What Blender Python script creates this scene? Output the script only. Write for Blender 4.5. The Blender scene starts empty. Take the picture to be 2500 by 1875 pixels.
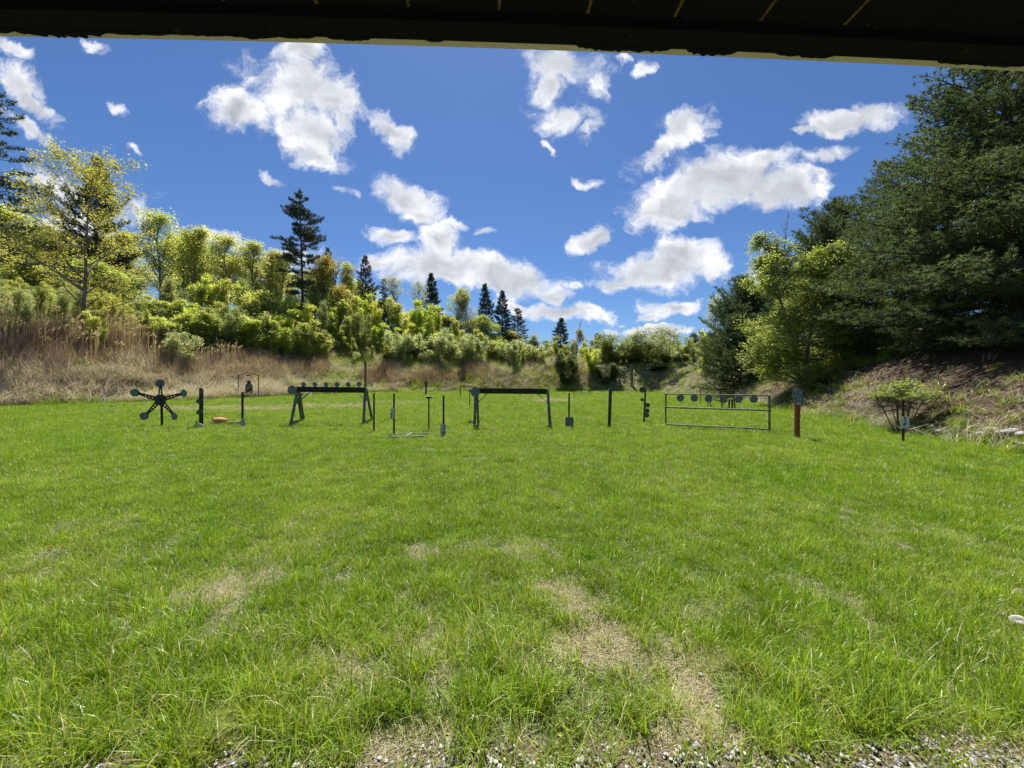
import bpy, bmesh, math, random
import numpy as np
from mathutils import Vector, Matrix

R = math.radians
sc = bpy.context.scene
COL = sc.collection

# ------------------------------------------------------------------ camera
F, CX, HY, EYE = 938.0, 1250.0, 927.0, 1.6      # photo pixels (2500 wide), eye height in metres
cam_d = bpy.data.cameras.new("camera"); cam = bpy.data.objects.new("camera", cam_d); COL.objects.link(cam)
cam.location = (0, 0, EYE); cam.rotation_euler = (R(90), 0, 0)
cam_d.sensor_width = 36.0; cam_d.lens = 36.0 * F / 2500.0
cam_d.shift_y = -(937.5 - HY) / 2500.0
cam_d.clip_start = 0.05; cam_d.clip_end = 5000
sc.camera = cam

# ------------------------------------------------------------------ light
SUN_EL, SUN_AZ = 62.0, -6.0                      # degrees; azimuth from +Y, negative = left
sd = bpy.data.lights.new("sun", 'SUN'); so = bpy.data.objects.new("sun", sd); COL.objects.link(so)
sd.energy = 5.0; sd.angle = R(0.53); sd.color = (1.0, 0.95, 0.86)
sv = Vector((math.sin(R(SUN_AZ)) * math.cos(R(SUN_EL)), math.cos(R(SUN_AZ)) * math.cos(R(SUN_EL)), math.sin(R(SUN_EL))))
so.rotation_euler = sv.to_track_quat('Z', 'Y').to_euler()
so.location = sv * 40
sc.view_settings.view_transform = 'Standard'; sc.view_settings.look = 'None'
sc.view_settings.exposure = 0.9; sc.view_settings.gamma = 1.0; sc.view_settings.use_curve_mapping = False
cy = sc.cycles
cy.max_bounces = 7; cy.diffuse_bounces = 5; cy.glossy_bounces = 2; cy.transmission_bounces = 4; cy.transparent_max_bounces = 4
cy.caustics_reflective = False; cy.caustics_refractive = False
cy.sample_clamp_indirect = 6.0

class NT:
    """small helper to write node trees"""
    def __init__(s, tree): s.t = tree; s.n = tree.nodes; s.l = tree.links
    def add(s, kind, **kw):
        n = s.n.new(kind)
        for k, v in kw.items():
            if k.startswith('i_'):
                k = k[2:]; k = int(k) if k.isdigit() else k
                s.put(n.inputs[k], v)
            else: setattr(n, k, v)
        return n
    def put(s, sock, v):
        if isinstance(v, bpy.types.NodeSocket): s.l.new(v, sock)
        elif isinstance(v, bpy.types.Node): s.l.new(v.outputs[0], sock)
        else: sock.default_value = v
    def math(s, op, a, b=0.0, c=None, clamp=False):
        n = s.n.new('ShaderNodeMath'); n.operation = op; n.use_clamp = clamp
        s.put(n.inputs[0], a); s.put(n.inputs[1], b)
        if c is not None: s.put(n.inputs[2], c)
        return n.outputs[0]
    def mix(s, f, a, b, typ='MIX'):
        n = s.n.new('ShaderNodeMix'); n.data_type = 'RGBA'; n.blend_type = typ
        s.put(n.inputs[0], f); s.put(n.inputs[6], a); s.put(n.inputs[7], b)
        return n.outputs[2]
    def noise(s, vec, scale, detail=3.0, rough=0.55, out=0, dist=0.0, dim='3D'):
        n = s.n.new('ShaderNodeTexNoise'); n.noise_dimensions = dim
        if vec is not None: s.put(n.inputs['Vector'], vec)
        n.inputs['Scale'].default_value = scale; n.inputs['Detail'].default_value = detail
        n.inputs['Roughness'].default_value = rough; n.inputs['Distortion'].default_value = dist
        return n.outputs[out]
    def smooth(s, v, a, b, lo=0.0, hi=1.0):
        n = s.n.new('ShaderNodeMapRange'); n.interpolation_type = 'SMOOTHSTEP'
        s.put(n.inputs[0], v); s.put(n.inputs[1], a); s.put(n.inputs[2], b); s.put(n.inputs[3], lo); s.put(n.inputs[4], hi)
        return n.outputs[0]

def c4(c): return (c[0], c[1], c[2], 1.0)

# ------------------------------------------------------------------ sky
# clouds: centre and half-size of each lobe as seen from the field (in 2212-wide photo units), turn in degrees
CLOUDS = [
 (650,185,118,92,20,1),(715,215,72,66,20,1),(640,110,62,40,0,1),(512,238,76,58,10,1),(680,288,90,50,20,1),
 (672,332,82,30,22,.9),(845,288,62,30,32,.95),(742,268,26,34,10,.6),(600,374,34,13,25,.7),(880,420,92,36,14,.95),(905,452,62,30,20,.85),
 (760,420,36,12,20,.45),(845,502,66,22,8,.9),(955,512,58,38,30,.8),(950,572,150,50,4,1.1),(1085,600,130,46,14,1.1),(1185,636,44,26,22,.9),
 (820,560,50,26,0,.8),(1205,678,112,28,3,1.05),(1120,664,66,18,12,.85),(1265,672,40,14,0,.8),(1225,618,20,12,0,.6),(1045,496,20,14,0,.6),(990,482,24,12,10,.6),
 (1222,150,88,58,0,.95),(1195,196,56,40,0,.85),(1290,180,30,34,0,.7),(1220,252,72,34,0,.75),(1270,270,34,28,0,.6),(1186,322,10,22,-25,.6),
 (1345,122,24,10,0,.6),(1390,136,18,22,-20,.6),(1262,388,36,16,10,.65),
 (1490,268,66,44,-30,.9),(1415,322,66,28,-25,.85),(1560,395,190,66,-6,1.15),(1440,445,130,58,-16,1.1),(1290,505,66,26,-25,.9),(1680,410,110,58,0,1.05),(1660,342,64,26,-14,.85),
 (1430,588,150,48,0,1.15),(1480,558,90,44,0,1.0),(1340,606,80,22,0,.9),(1455,672,78,20,0,.95),(1400,690,50,10,0,.7),
 (1835,264,128,34,-9,1.0),(1890,240,70,36,-8,1.0),(1735,284,54,13,-4,.75),(1790,336,50,22,-8,.8),(1650,556,46,36,-15,.95),(1755,380,40,20,0,.7),
 (30,165,80,44,32,.9),(75,215,95,26,30,.95),(55,268,90,24,28,.85),(192,96,34,14,25,.65),(15,92,60,14,15,.6),(245,232,20,10,40,.45),
 (1430,716,110,12,0,.9),(1310,715,22,8,0,.6),(1350,697,12,5,0,.5),(290,322,22,8,25,.6),(470,505,70,20,6,.9),(130,400,90,34,20,.8),(200,470,120,40,0,.7),(600,560,90,30,0,.6),
]
world = bpy.data.worlds.new("World"); sc.world = world; world.use_nodes = True
wt = world.node_tree; wt.nodes.clear(); W = NT(wt)
sky = W.add('ShaderNodeTexSky', sky_type='NISHITA', sun_disc=False)
sky.sun_elevation = R(SUN_EL); sky.sun_rotation = R(SUN_AZ); sky.altitude = 100; sky.air_density = 1.0; sky.dust_density = 0.35; sky.ozone_density = 2.6
tc = W.add('ShaderNodeTexCoord')
sp = W.add('ShaderNodeSeparateXYZ', i_0=tc.outputs['Generated'])
ay = W.math('MAXIMUM', W.math('ABSOLUTE', sp.outputs[1]), 0.05)
u = W.math('DIVIDE', sp.outputs[0], ay); v = W.math('DIVIDE', sp.outputs[2], ay)
uv = W.add('ShaderNodeCombineXYZ', i_0=u, i_1=v).outputs[0]
warp_s = W.noise(uv, 7.0, 6.0, 0.60, out=1)
warp = W.add('ShaderNodeVectorMath', operation='MULTIPLY_ADD', i_0=warp_s, i_1=(0.17, 0.13, 0), i_2=uv).outputs[0]
warp = W.add('ShaderNodeVectorMath', operation='SUBTRACT', i_0=warp, i_1=(0.085, 0.065, 0)).outputs[0]
acc = None
for (px, py, rx, ry, rot, k) in CLOUDS:
    m = W.add('ShaderNodeMapping', vector_type='TEXTURE')
    W.put(m.inputs[0], warp)
    m.inputs[1].default_value = ((px - 1106) / 830.0, (820 - py) / 830.0, 0)
    m.inputs[2].default_value = (0, 0, R(-rot)); m.inputs[3].default_value = (rx / 830.0 * 1.0, ry / 830.0 * 0.97, 1)
    ln = W.add('ShaderNodeVectorMath', operation='LENGTH', i_0=m.outputs[0])
    f = W.math('MULTIPLY_ADD', ln.outputs['Value'], -1.0 * k, 1.0 * k)
    acc = f if acc is None else W.math('SMOOTH_MAX', acc, f, 0.12)
fb = W.noise(warp, 9.0, 9.0, 0.62)
fb2 = W.noise(warp, 3.4, 2.0, 0.5)
dens = W.math('ADD', acc, W.math('MULTIPLY_ADD', fb, 2.3, -1.16))
alpha = W.smooth(dens, -0.14, 0.58)
alpha = W.math('MULTIPLY', alpha, W.smooth(W.math('ABSOLUTE', sp.outputs[1]), 0.1, 0.3))
# lumps of the cloud lit from above
up = W.add('ShaderNodeVectorMath', operation='ADD', i_0=warp, i_1=(-0.012, 0.03, 0)).outputs[0]
fbu = W.noise(up, 9.0, 4.0, 0.5); fbl = W.noise(warp, 9.0, 4.0, 0.5)
relief = W.math('MULTIPLY', W.math('SUBTRACT', fbl, fbu), 0.7)
core = W.smooth(W.math('ADD', acc, W.math('MULTIPLY_ADD', fb2, 0.9, -0.45)), 0.05, 0.85)
lum = W.math('SUBTRACT', W.math('ADD', 1.0, relief), W.math('MULTIPLY', core, 0.36))
lum = W.math('MINIMUM', W.math('MAXIMUM', lum, 0.42), 1.12)
ccol = W.mix(core, (1.0, 1.0, 1.0, 1), (0.90, 0.95, 1.03, 1))
sc_l = W.add('ShaderNodeVectorMath', operation='SCALE', i_0=ccol); W.put(sc_l.inputs[3], W.math('MULTIPLY', lum, 7.8))
skyc = W.mix(1.0, sky.outputs[0], (0.405, 0.555, 0.77, 1), 'MULTIPLY')
final = W.mix(alpha, skyc, sc_l.outputs[0])
bg = W.add('ShaderNodeBackground', i_0=final); bg.inputs[1].default_value = 0.075
wo = W.add('ShaderNodeOutputWorld'); wt.links.new(bg.outputs[0], wo.inputs[0])
world.cycles.sampling_method = 'MANUAL'; world.cycles.sample_map_resolution = 512

# ------------------------------------------------------------------ naming helpers
def tag(o, label=None, cat=None, group=None, kind=None):
    if label: o['label'] = label
    if cat: o['category'] = cat
    if group: o['group'] = group
    if kind: o['kind'] = kind
    return o
def empty(name, loc, label, cat, group=None, rz=0.0, scale=None):
    o = bpy.data.objects.new(name, None); COL.objects.link(o); o.empty_display_size = 0.2
    o.location = loc; o.rotation_euler = (0, 0, rz)
    if scale: o.scale = scale
    return tag(o, label, cat, group)
def link(name, me, parent=None, mat=None):
    o = bpy.data.objects.new(name, me); COL.objects.link(o)
    if parent: o.parent = parent
    if mat and not me.materials: me.materials.append(mat)
    return o

def np_mesh(name, verts, faces, mat=None, rnd=None, smooth=False):
    """verts (N,3); faces: list of int arrays (M,k)"""
    me = bpy.data.meshes.new(name)
    verts = np.asarray(verts, dtype=np.float32)
    me.vertices.add(len(verts)); me.vertices.foreach_set('co', verts.ravel())
    fl = [np.asarray(f, dtype=np.int32) for f in faces if len(f)]
    if fl:
        tot = np.concatenate([np.full(len(f), f.shape[1], dtype=np.int32) for f in fl])
        idx = np.concatenate([f.ravel() for f in fl])
        start = np.concatenate([[0], np.cumsum(tot)[:-1]]).astype(np.int32)
        me.loops.add(len(idx)); me.loops.foreach_set('vertex_index', idx)
        me.polygons.add(len(tot)); me.polygons.foreach_set('loop_start', start); me.polygons.foreach_set('loop_total', tot)
        me.polygons.foreach_set('use_smooth', np.full(len(tot), smooth, dtype=bool))
        if rnd is not None:
            a = me.attributes.new('rnd', 'FLOAT', 'FACE'); a.data.foreach_set('value', np.asarray(rnd, dtype=np.float32))
    me.update(calc_edges=True)
    if mat: me.materials.append(mat)
    return me

# ------------------------------------------------------------------ materials
def newmat(name):
    m = bpy.data.materials.new(name); m.use_nodes = True; m.node_tree.nodes.clear()
    return m, NT(m.node_tree)
def finish(N, shader):
    o = N.add('ShaderNodeOutputMaterial'); N.l.new(shader.outputs[0] if isinstance(shader, bpy.types.Node) else shader, o.inputs[0])
def principled(N, col, rough=0.6, spec=0.4, metal=0.0, bump=None, bstr=0.3, bdist=0.01):
    p = N.add('ShaderNodeBsdfPrincipled')
    N.put(p.inputs['Base Color'], col); N.put(p.inputs['Roughness'], rough); N.put(p.inputs['Specular IOR Level'], spec); N.put(p.inputs['Metallic'], metal)
    if bump is not None:
        b = N.add('ShaderNodeBump'); b.inputs['Strength'].default_value = bstr; b.inputs['Distance'].default_value = bdist
        N.put(b.inputs['Height'], bump); N.l.new(b.outputs[0], p.inputs['Normal'])
    return p
def leafmat(name, c1, c2, c3=None, trans=0.42, rough=0.5, hue=0.02, inst=False, spec=0.35, big=0.35):
    m, N = newmat(name)
    r = N.add('ShaderNodeAttribute', attribute_name='rnd').outputs['Fac']
    geo = N.add('ShaderNodeNewGeometry').outputs['Position']
    oi = N.add('ShaderNodeObjectInfo')
    cr = N.add('ShaderNodeValToRGB', i_0=r)
    cr.color_ramp.elements[0].color = c4(c1); cr.color_ramp.elements[0].position = 0.0
    cr.color_ramp.elements[1].color = c4(c2); cr.color_ramp.elements[1].position = 0.85
    if c3:
        e = cr.color_ramp.elements.new(0.92); e.color = c4(c3)
    n = N.noise(geo, big, 3.0, 0.6)
    h = N.add('ShaderNodeHueSaturation', i_4=cr.outputs[0])
    N.put(h.inputs[0], N.math('MULTIPLY_ADD', oi.outputs['Random'], hue, 0.5 - hue * 0.5))
    N.put(h.inputs[2], N.math('MULTIPLY_ADD', n, 1.0, 0.5))
    col = h.outputs[0]
    p = principled(N, col, rough, spec)
    t = N.add('ShaderNodeBsdfTranslucent', i_0=N.mix(1.0, col, (1.62, 1.58, 0.95, 1), 'MULTIPLY'))
    ms = N.add('ShaderNodeMixShader'); ms.inputs[0].default_value = trans
    N.l.new(p.outputs[0], ms.inputs[1]); N.l.new(t.outputs[0], ms.inputs[2])
    finish(N, ms); return m
def barkmat(name, c1, c2, scale=6.0):
    m, N = newmat(name)
    co = N.add('ShaderNodeNewGeometry').outputs['Position']
    mp = N.add('ShaderNodeMapping', i_0=co); mp.inputs[3].default_value = (1, 1, 0.25)
    n = N.noise(mp.outputs[0], scale, 5, 0.65)
    p = principled(N, N.mix(N.smooth(n, 0.3, 0.7), c4(c1), c4(c2)), 0.85, 0.2, bump=n, bstr=0.6, bdist=0.03)
    finish(N, p); return m
def speckled(name, base, fleck, amount=0.5, scale=30.0, rough=0.55, metal=0.0, spec=0.4, rust=None):
    m, N = newmat(name)
    co = N.add('ShaderNodeTexCoord').outputs['Object']
    n = N.noise(co, scale, 4, 0.7); n2 = N.noise(co, scale * 0.25, 3, 0.6)
    f = N.smooth(n, 0.62 - 0.25 * amount, 0.66 - 0.25 * amount)
    col = N.mix(f, c4(base), c4(fleck))
    if rust: col = N.mix(N.smooth(n2, 0.52, 0.68), col, c4(rust))
    col = N.mix(0.5, col, N.mix(N.math('MULTIPLY', n2, 1.0), (0.5, 0.5, 0.5, 1), (1.3, 1.3, 1.3, 1)), 'MULTIPLY')
    p = principled(N, col, rough, spec, metal, bump=n, bstr=0.3, bdist=0.004)
    finish(N, p); return m
def woodmat(name, c1, c2, axis=2, rough=0.8):
    m, N = newmat(name)
    co = N.add('ShaderNodeTexCoord').outputs['Object']
    mp = N.add('ShaderNodeMapping', i_0=co); s = [28.0, 28.0, 28.0]; s[axis] = 1.6; mp.inputs[3].default_value = s
    n = N.noise(mp.outputs[0], 1.0, 5, 0.6); n2 = N.noise(co, 5.0, 3, 0.6)
    col = N.mix(N.smooth(n, 0.3, 0.72), c4(c1), c4(c2))
    col = N.mix(N.math('MULTIPLY', n2, 0.5), col, (0.03, 0.03, 0.03, 1))
    p = principled(N, col, rough, 0.25, bump=n, bstr=0.4, bdist=0.004)
    finish(N, p); return m

M = {}
M['steel'] = speckled('dark_steel', (0.030, 0.036, 0.040), (0.10, 0.12, 0.13), 0.35, 26, 0.5, 0.0, 0.5)
M['steel_black'] = speckled('black_steel', (0.012, 0.012, 0.013), (0.04, 0.035, 0.03), 0.3, 22, 0.55, 0.0, 0.35)
M['plate'] = speckled('bullet_marked_plate', (0.045, 0.062, 0.075), (0.20, 0.24, 0.26), 0.55, 38, 0.55, 0.0, 0.4)
M['plate_white'] = speckled('white_painted_plate', (0.52, 0.55, 0.55), (0.10, 0.12, 0.13), 0.50, 22, 0.6, 0.0, 0.4)
M['plate_clean'] = speckled('pale_painted_plate', (0.50, 0.54, 0.54), (0.12, 0.15, 0.17), 0.15, 14, 0.6, 0.0, 0.4)
M['blue_leg'] = speckled('blue_grey_steel', (0.075, 0.095, 0.105), (0.18, 0.21, 0.22), 0.35, 16, 0.5, 0.0, 0.4)
M['beam'] = speckled('scorched_board', (0.012, 0.014, 0.011), (0.05, 0.055, 0.04), 0.35, 34, 0.8, 0.0, 0.25)
M['rust'] = speckled('rusty_steel', (0.030, 0.017, 0.012), (0.075, 0.035, 0.02), 0.5, 20, 0.75, 0.0, 0.2)
M['bar_pale'] = speckled('bare_pale_steel', (0.36, 0.37, 0.33), (0.14, 0.14, 0.12), 0.35, 18, 0.5, 0.0, 0.5)
M['bar_green'] = speckled('dull_tube_steel', (0.10, 0.10, 0.075), (0.22, 0.21, 0.17), 0.45, 16, 0.45, 0.0, 0.5, rust=(0.05, 0.035, 0.025))
M['wood_dark'] = woodmat('weathered_dark_wood', (0.035, 0.037, 0.034), (0.085, 0.085, 0.075))
M['wood_grey'] = woodmat('weathered_grey_wood', (0.14, 0.115, 0.09), (0.26, 0.225, 0.18))
M['red_post'] = speckled('dark_red_paint', (0.21, 0.035, 0.030), (0.27, 0.075, 0.06), 0.4, 14, 0.6, 0.0, 0.35)
M['sandbag'] = speckled('orange_cloth', (0.55, 0.20, 0.09), (0.62, 0.36, 0.24), 0.6, 30, 0.9, 0.0, 0.1)
M['rock'] = speckled('white_stone', (0.50, 0.49, 0.47), (0.30, 0.28, 0.25), 0.5, 24, 0.85, 0.0, 0.2)

# leaves and bark
M['bark_grey'] = barkmat('grey_bark', (0.12, 0.10, 0.085), (0.25, 0.22, 0.19))
M['bark_dark'] = barkmat('dark_bark', (0.035, 0.028, 0.023), (0.085, 0.07, 0.058))
M['bark_pale'] = barkmat('pale_bark', (0.10, 0.085, 0.072), (0.24, 0.21, 0.18), 9.0)
M['needles'] = leafmat('pine_needles', (0.040, 0.070, 0.030), (0.140, 0.190, 0.090), trans=0.30, rough=0.6, spec=0.25, hue=0.01)
M['needles_far'] = leafmat('dark_needles', (0.03, 0.046, 0.026), (0.08, 0.108, 0.062), trans=0.2, rough=0.6, spec=0.25, hue=0.015)
M['needles_brown'] = leafmat('brownish_needles', (0.055, 0.048, 0.03), (0.12, 0.105, 0.065), trans=0.2, rough=0.6, spec=0.2, hue=0.01)
M['leaf_light'] = leafmat('spring_leaves', (0.235, 0.268, 0.075), (0.43, 0.455, 0.165), trans=0.66, hue=0.03, rough=0.6, spec=0.2)
M['leaf_mid'] = leafmat('mid_green_leaves', (0.172, 0.212, 0.060), (0.34, 0.38, 0.135), trans=0.66, hue=0.03, rough=0.6, spec=0.2)
M['leaf_yellow'] = leafmat('yellow_leaves', (0.22, 0.225, 0.045), (0.40, 0.39, 0.10), trans=0.5, hue=0.01, rough=0.6, spec=0.2)
M['leaf_orange'] = leafmat('orange_leaves', (0.22, 0.20, 0.05), (0.38, 0.33, 0.10), trans=0.45, hue=0.03, rough=0.6, spec=0.2)
M['leaf_bright'] = leafmat('bright_yellow_green_leaves', (0.270, 0.325, 0.055), (0.45, 0.515, 0.13), trans=0.66, hue=0.03, rough=0.6, spec=0.2)
M['leaf_silver'] = leafmat('silvery_leaves', (0.23, 0.27, 0.13), (0.42, 0.46, 0.28), trans=0.58, hue=0.02, rough=0.6, spec=0.25)
M['leaf_olive'] = leafmat('olive_leaves', (0.14, 0.17, 0.065), (0.28, 0.32, 0.14), trans=0.48, hue=0.02, rough=0.6, spec=0.2)
M['leaf_dull'] = leafmat('dull_olive_leaves', (0.16, 0.19, 0.08), (0.30, 0.34, 0.16), trans=0.5, hue=0.03, rough=0.6, spec=0.2)
M['leaf_dark'] = leafmat('dark_green_leaves', (0.055, 0.075, 0.025), (0.12, 0.15, 0.055), trans=0.35, hue=0.02, rough=0.6, spec=0.2)
M['leaf_beech'] = leafmat('beech_leaves', (0.17, 0.225, 0.045), (0.35, 0.40, 0.12), trans=0.45, hue=0.01, rough=0.55, spec=0.25)
M['leaf_tan'] = leafmat('pale_budding_leaves', (0.25, 0.27, 0.11), (0.42, 0.43, 0.22), trans=0.45, hue=0.03, rough=0.6, spec=0.2)
M['reed'] = leafmat('dead_reed_stalks', (0.185, 0.115, 0.088), (0.335, 0.232, 0.175), (0.48, 0.42, 0.32), trans=0.25, rough=0.8, spec=0.1, hue=0.0, big=0.22)
M['straw'] = leafmat('dry_straw', (0.25, 0.205, 0.155), (0.53, 0.48, 0.39), (0.6, 0.56, 0.46), trans=0.25, rough=0.7, spec=0.2, hue=0.0, big=0.25)
M['thatch'] = leafmat('dry_lawn_thatch', (0.26, 0.23, 0.125), (0.50, 0.455, 0.29), (0.62, 0.58, 0.42), trans=0.25, rough=0.7, spec=0.2, hue=0.0, big=0.6)
M['plume'] = leafmat('reed_plumes', (0.36, 0.30, 0.20), (0.55, 0.48, 0.35), trans=0.4, rough=0.9, spec=0.1, hue=0.0)

# ------------------------------------------------------------------ terrain
def ptd(px, py): Y = EYE * F / (py - HY); return ((px - CX) / F * Y, Y)
EDGE = [(-34, -12), (-31, 8), ptd(0, 993), ptd(400, 980), ptd(600, 971), ptd(800, 962), ptd(940, 958), ptd(1150, 956), ptd(1360, 956.5), ptd(1590, 957.5),
        ptd(1740, 969), ptd(1860, 988), ptd(1960, 1010), ptd(2090, 1036), ptd(2260, 1067), ptd(2500, 1108), (10.6, 4), (10.5, -12)]
EDGE = np.array(EDGE)
TH = np.array([-180, -75, -55, -38, -24, -12, -3, 4, 12, 22, 30, 40, 60, 180.0])
HH = np.array([2.0, 5.0, 6.5, 7.0, 7.6, 6.6, 5.2, 5.0, 5.0, 4.6, 3.6, 3.1, 3.0, 2.0])
LL = np.array([10, 10, 11, 12, 12, 10, 6.0, 5.0, 5.0, 4.6, 3.6, 3.2, 3.2, 10.0])
RISE = np.array([0, .10, .10, .10, .08, .04, 0, 0, 0, .04, .10, .16, .18, 0])
_rng = np.random.default_rng(7)
_k = _rng.normal(size=(14, 2)); _k /= np.linalg.norm(_k, axis=1)[:, None]; _w = np.geomspace(0.12, 3.0, 14); _ph = _rng.uniform(0, 6.28, 14)
def fnoise(x, y, lo=0, hi=14):
    s = 0
    for i in range(lo, hi): s = s + np.sin(_w[i] * (_k[i, 0] * x + _k[i, 1] * y) + _ph[i] + 1.3 * np.sin(_w[i] * 0.6 * (_k[i, 1] * x - _k[i, 0] * y)))
    return s / math.sqrt(hi - lo)
def edge_dist(x, y):
    """metres outside the mown field (negative inside)"""
    x = np.asarray(x, float); y = np.asarray(y, float); best = np.full(x.shape, 1e9); ins = np.zeros(x.shape, bool)
    n = len(EDGE)
    for i in range(n):
        ax, ay_ = EDGE[i]; bx, by = EDGE[(i + 1) % n]
        dx, dy = bx - ax, by - ay_
        t = np.clip(((x - ax) * dx + (y - ay_) * dy) / (dx * dx + dy * dy), 0, 1)
        best = np.minimum(best, np.hypot(x - ax - t * dx, y - ay_ - t * dy))
        c = ((ay_ > y) != (by > y)) & (x < (bx - ax) * (y - ay_) / (by - ay_ + 1e-12) + ax)
        ins ^= c
    return np.where(ins, -best, best)
def ground(x, y, d=None):
    x = np.asarray(x, float); y = np.asarray(y, float)
    if d is None: d = edge_dist(x, y)
    th = np.degrees(np.arctan2(x, y))
    H = np.interp(th, TH, HH); L = np.interp(th, TH, LL)
    dd = np.maximum(d, 0)
    h = H * (1 - np.exp(-(dd / L) ** 1.35))
    h = h + np.clip(dd / 5, 0, 1) * 0.22 * fnoise(x, y, 2, 9) + 0.012 * fnoise(x * 1.6, y * 1.6, 6, 14)
    h = h + np.interp(th, TH, RISE) * np.clip(dd - 3, 0, 45)
    far = np.clip((np.hypot(x, y) - 110) / 150, 0, 1)
    return h * (1 - 0.7 * far)
def gz(x, y): return float(ground(np.array([x]), np.array([y]))[0])

# worn, straw-coloured places in the lawn: photo position of the middle and half-size in photo pixels
BARE = [(1480,1570,140,60,.7),(1400,1480,60,40,.7),(1560,1610,100,45,.65),(1350,1440,45,20,.7),(560,1470,120,60,.28),(470,1560,60,40,.3),(640,1540,90,40,.32),(1690,1700,80,60,.8),(1720,1500,90,45,.5),
        (1060,1570,90,40,.5),(1100,1640,60,30,.5),(1260,1340,120,22,.25),(1040,1350,60,20,.35),(850,1420,70,25,.35),(560,996,240,6,.75),(800,990,170,5,.65),(960,982,130,4,.5),(1345,977,60,5,.8),
        (1750,1600,60,40,.55),(1660,1790,200,26,.6),(560,1800,80,30,.45),(1000,1800,120,30,.3)]
def bare(x, y):
    y_ = np.maximum(y, 0.3); px = CX + F * x / y_; py = HY + F * EYE / y_
    b = np.zeros_like(x)
    for (cx_, cy_, rx, ry, k) in BARE:
        r = np.hypot((px - cx_) / rx, (py - cy_) / ry)
        b = np.maximum(b, k * np.clip(1.5 - r, 0, 1))
    b = b + np.where(b > 0.02, 0.16 * fnoise(x * 5, y * 5, 5, 14) , 0) + (0.10 + 0.22 * np.clip((5.5 - y) / 2.5, 0, 1)) * np.clip(fnoise(x * 2.4 + 3, y * 2.4, 4, 14) - 0.35, 0, 1)
    return np.clip(b, 0, 1)

gx = np.concatenate([-np.geomspace(60, 900, 26)[::-1], np.arange(-59.5, -14, 0.7), np.arange(-14, 14, 0.14), np.arange(14, 60, 0.7), np.geomspace(60.3, 900, 26)])
gy = np.concatenate([-np.geomspace(10, 900, 22)[::-1], np.arange(-9.5, 1, 0.6), np.arange(1, 9, 0.11), np.arange(9, 24, 0.25), np.arange(24, 85, 0.7), np.geomspace(86, 1800, 34)])
XX, YY = np.meshgrid(gx, gy); xf, yf = XX.ravel(), YY.ravel()
dg = edge_dist(xf, yf); zg = ground(xf, yf, dg)
nx, ny = len(gx), len(gy)
ii = (np.arange(ny - 1)[:, None] * nx + np.arange(nx - 1)[None, :]).ravel()
gme = np_mesh('ground', np.stack([xf, yf, zg], 1), [np.stack([ii, ii + 1, ii + nx + 1, ii + nx], 1)], smooth=True)
a = gme.attributes.new('bare', 'FLOAT', 'POINT'); a.data.foreach_set('value', np.maximum(bare(xf, yf), np.clip((1.73 + .03 * np.clip(xf, -1, 2) - yf) / .1, 0, 1)).astype(np.float32))
a = gme.attributes.new('bank', 'FLOAT', 'POINT'); a.data.foreach_set('value', np.clip(dg, -5, 60).astype(np.float32))
thg = np.degrees(np.arctan2(xf, np.maximum(yf, .01)))
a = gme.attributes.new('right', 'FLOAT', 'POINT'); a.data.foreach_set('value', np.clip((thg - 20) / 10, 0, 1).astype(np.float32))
m, N = newmat('soil_and_turf')
pos = N.add('ShaderNodeNewGeometry').outputs['Position']
ab = N.add('ShaderNodeAttribute', attribute_name='bare').outputs['Fac']; ak = N.add('ShaderNodeAttribute', attribute_name='bank').outputs['Fac']; ar = N.add('ShaderNodeAttribute', attribute_name='right').outputs['Fac']
n1 = N.noise(pos, 9, 6, 0.7); n2 = N.noise(pos, 0.9, 4, 0.6); n3 = N.noise(pos, 60, 4, 0.7)
turf = N.mix(N.smooth(n1, 0.35, 0.65), (0.035, 0.060, 0.012, 1), (0.095, 0.135, 0.030, 1))
strawc = N.mix(N.smooth(n3, 0.35, 0.65), (0.075, 0.062, 0.034, 1), (0.24, 0.20, 0.125, 1))
fieldc = N.mix(N.smooth(N.math('ADD', ab, N.math('MULTIPLY_ADD', n1, 0.9, -0.45)), 0.25, 0.75), turf, strawc)
bankl = N.mix(N.smooth(n2, 0.36, 0.54), N.mix(n3, (0.17, 0.135, 0.085, 1), (0.33, 0.27, 0.18, 1)), (0.12, 0.15, 0.045, 1))
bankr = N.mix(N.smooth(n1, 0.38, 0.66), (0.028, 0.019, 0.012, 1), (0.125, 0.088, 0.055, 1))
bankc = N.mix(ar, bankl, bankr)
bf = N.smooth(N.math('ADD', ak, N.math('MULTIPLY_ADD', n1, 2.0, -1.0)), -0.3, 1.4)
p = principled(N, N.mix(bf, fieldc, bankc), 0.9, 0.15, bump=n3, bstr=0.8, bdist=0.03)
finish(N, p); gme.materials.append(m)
tag(link('ground', gme), kind='structure')

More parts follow.
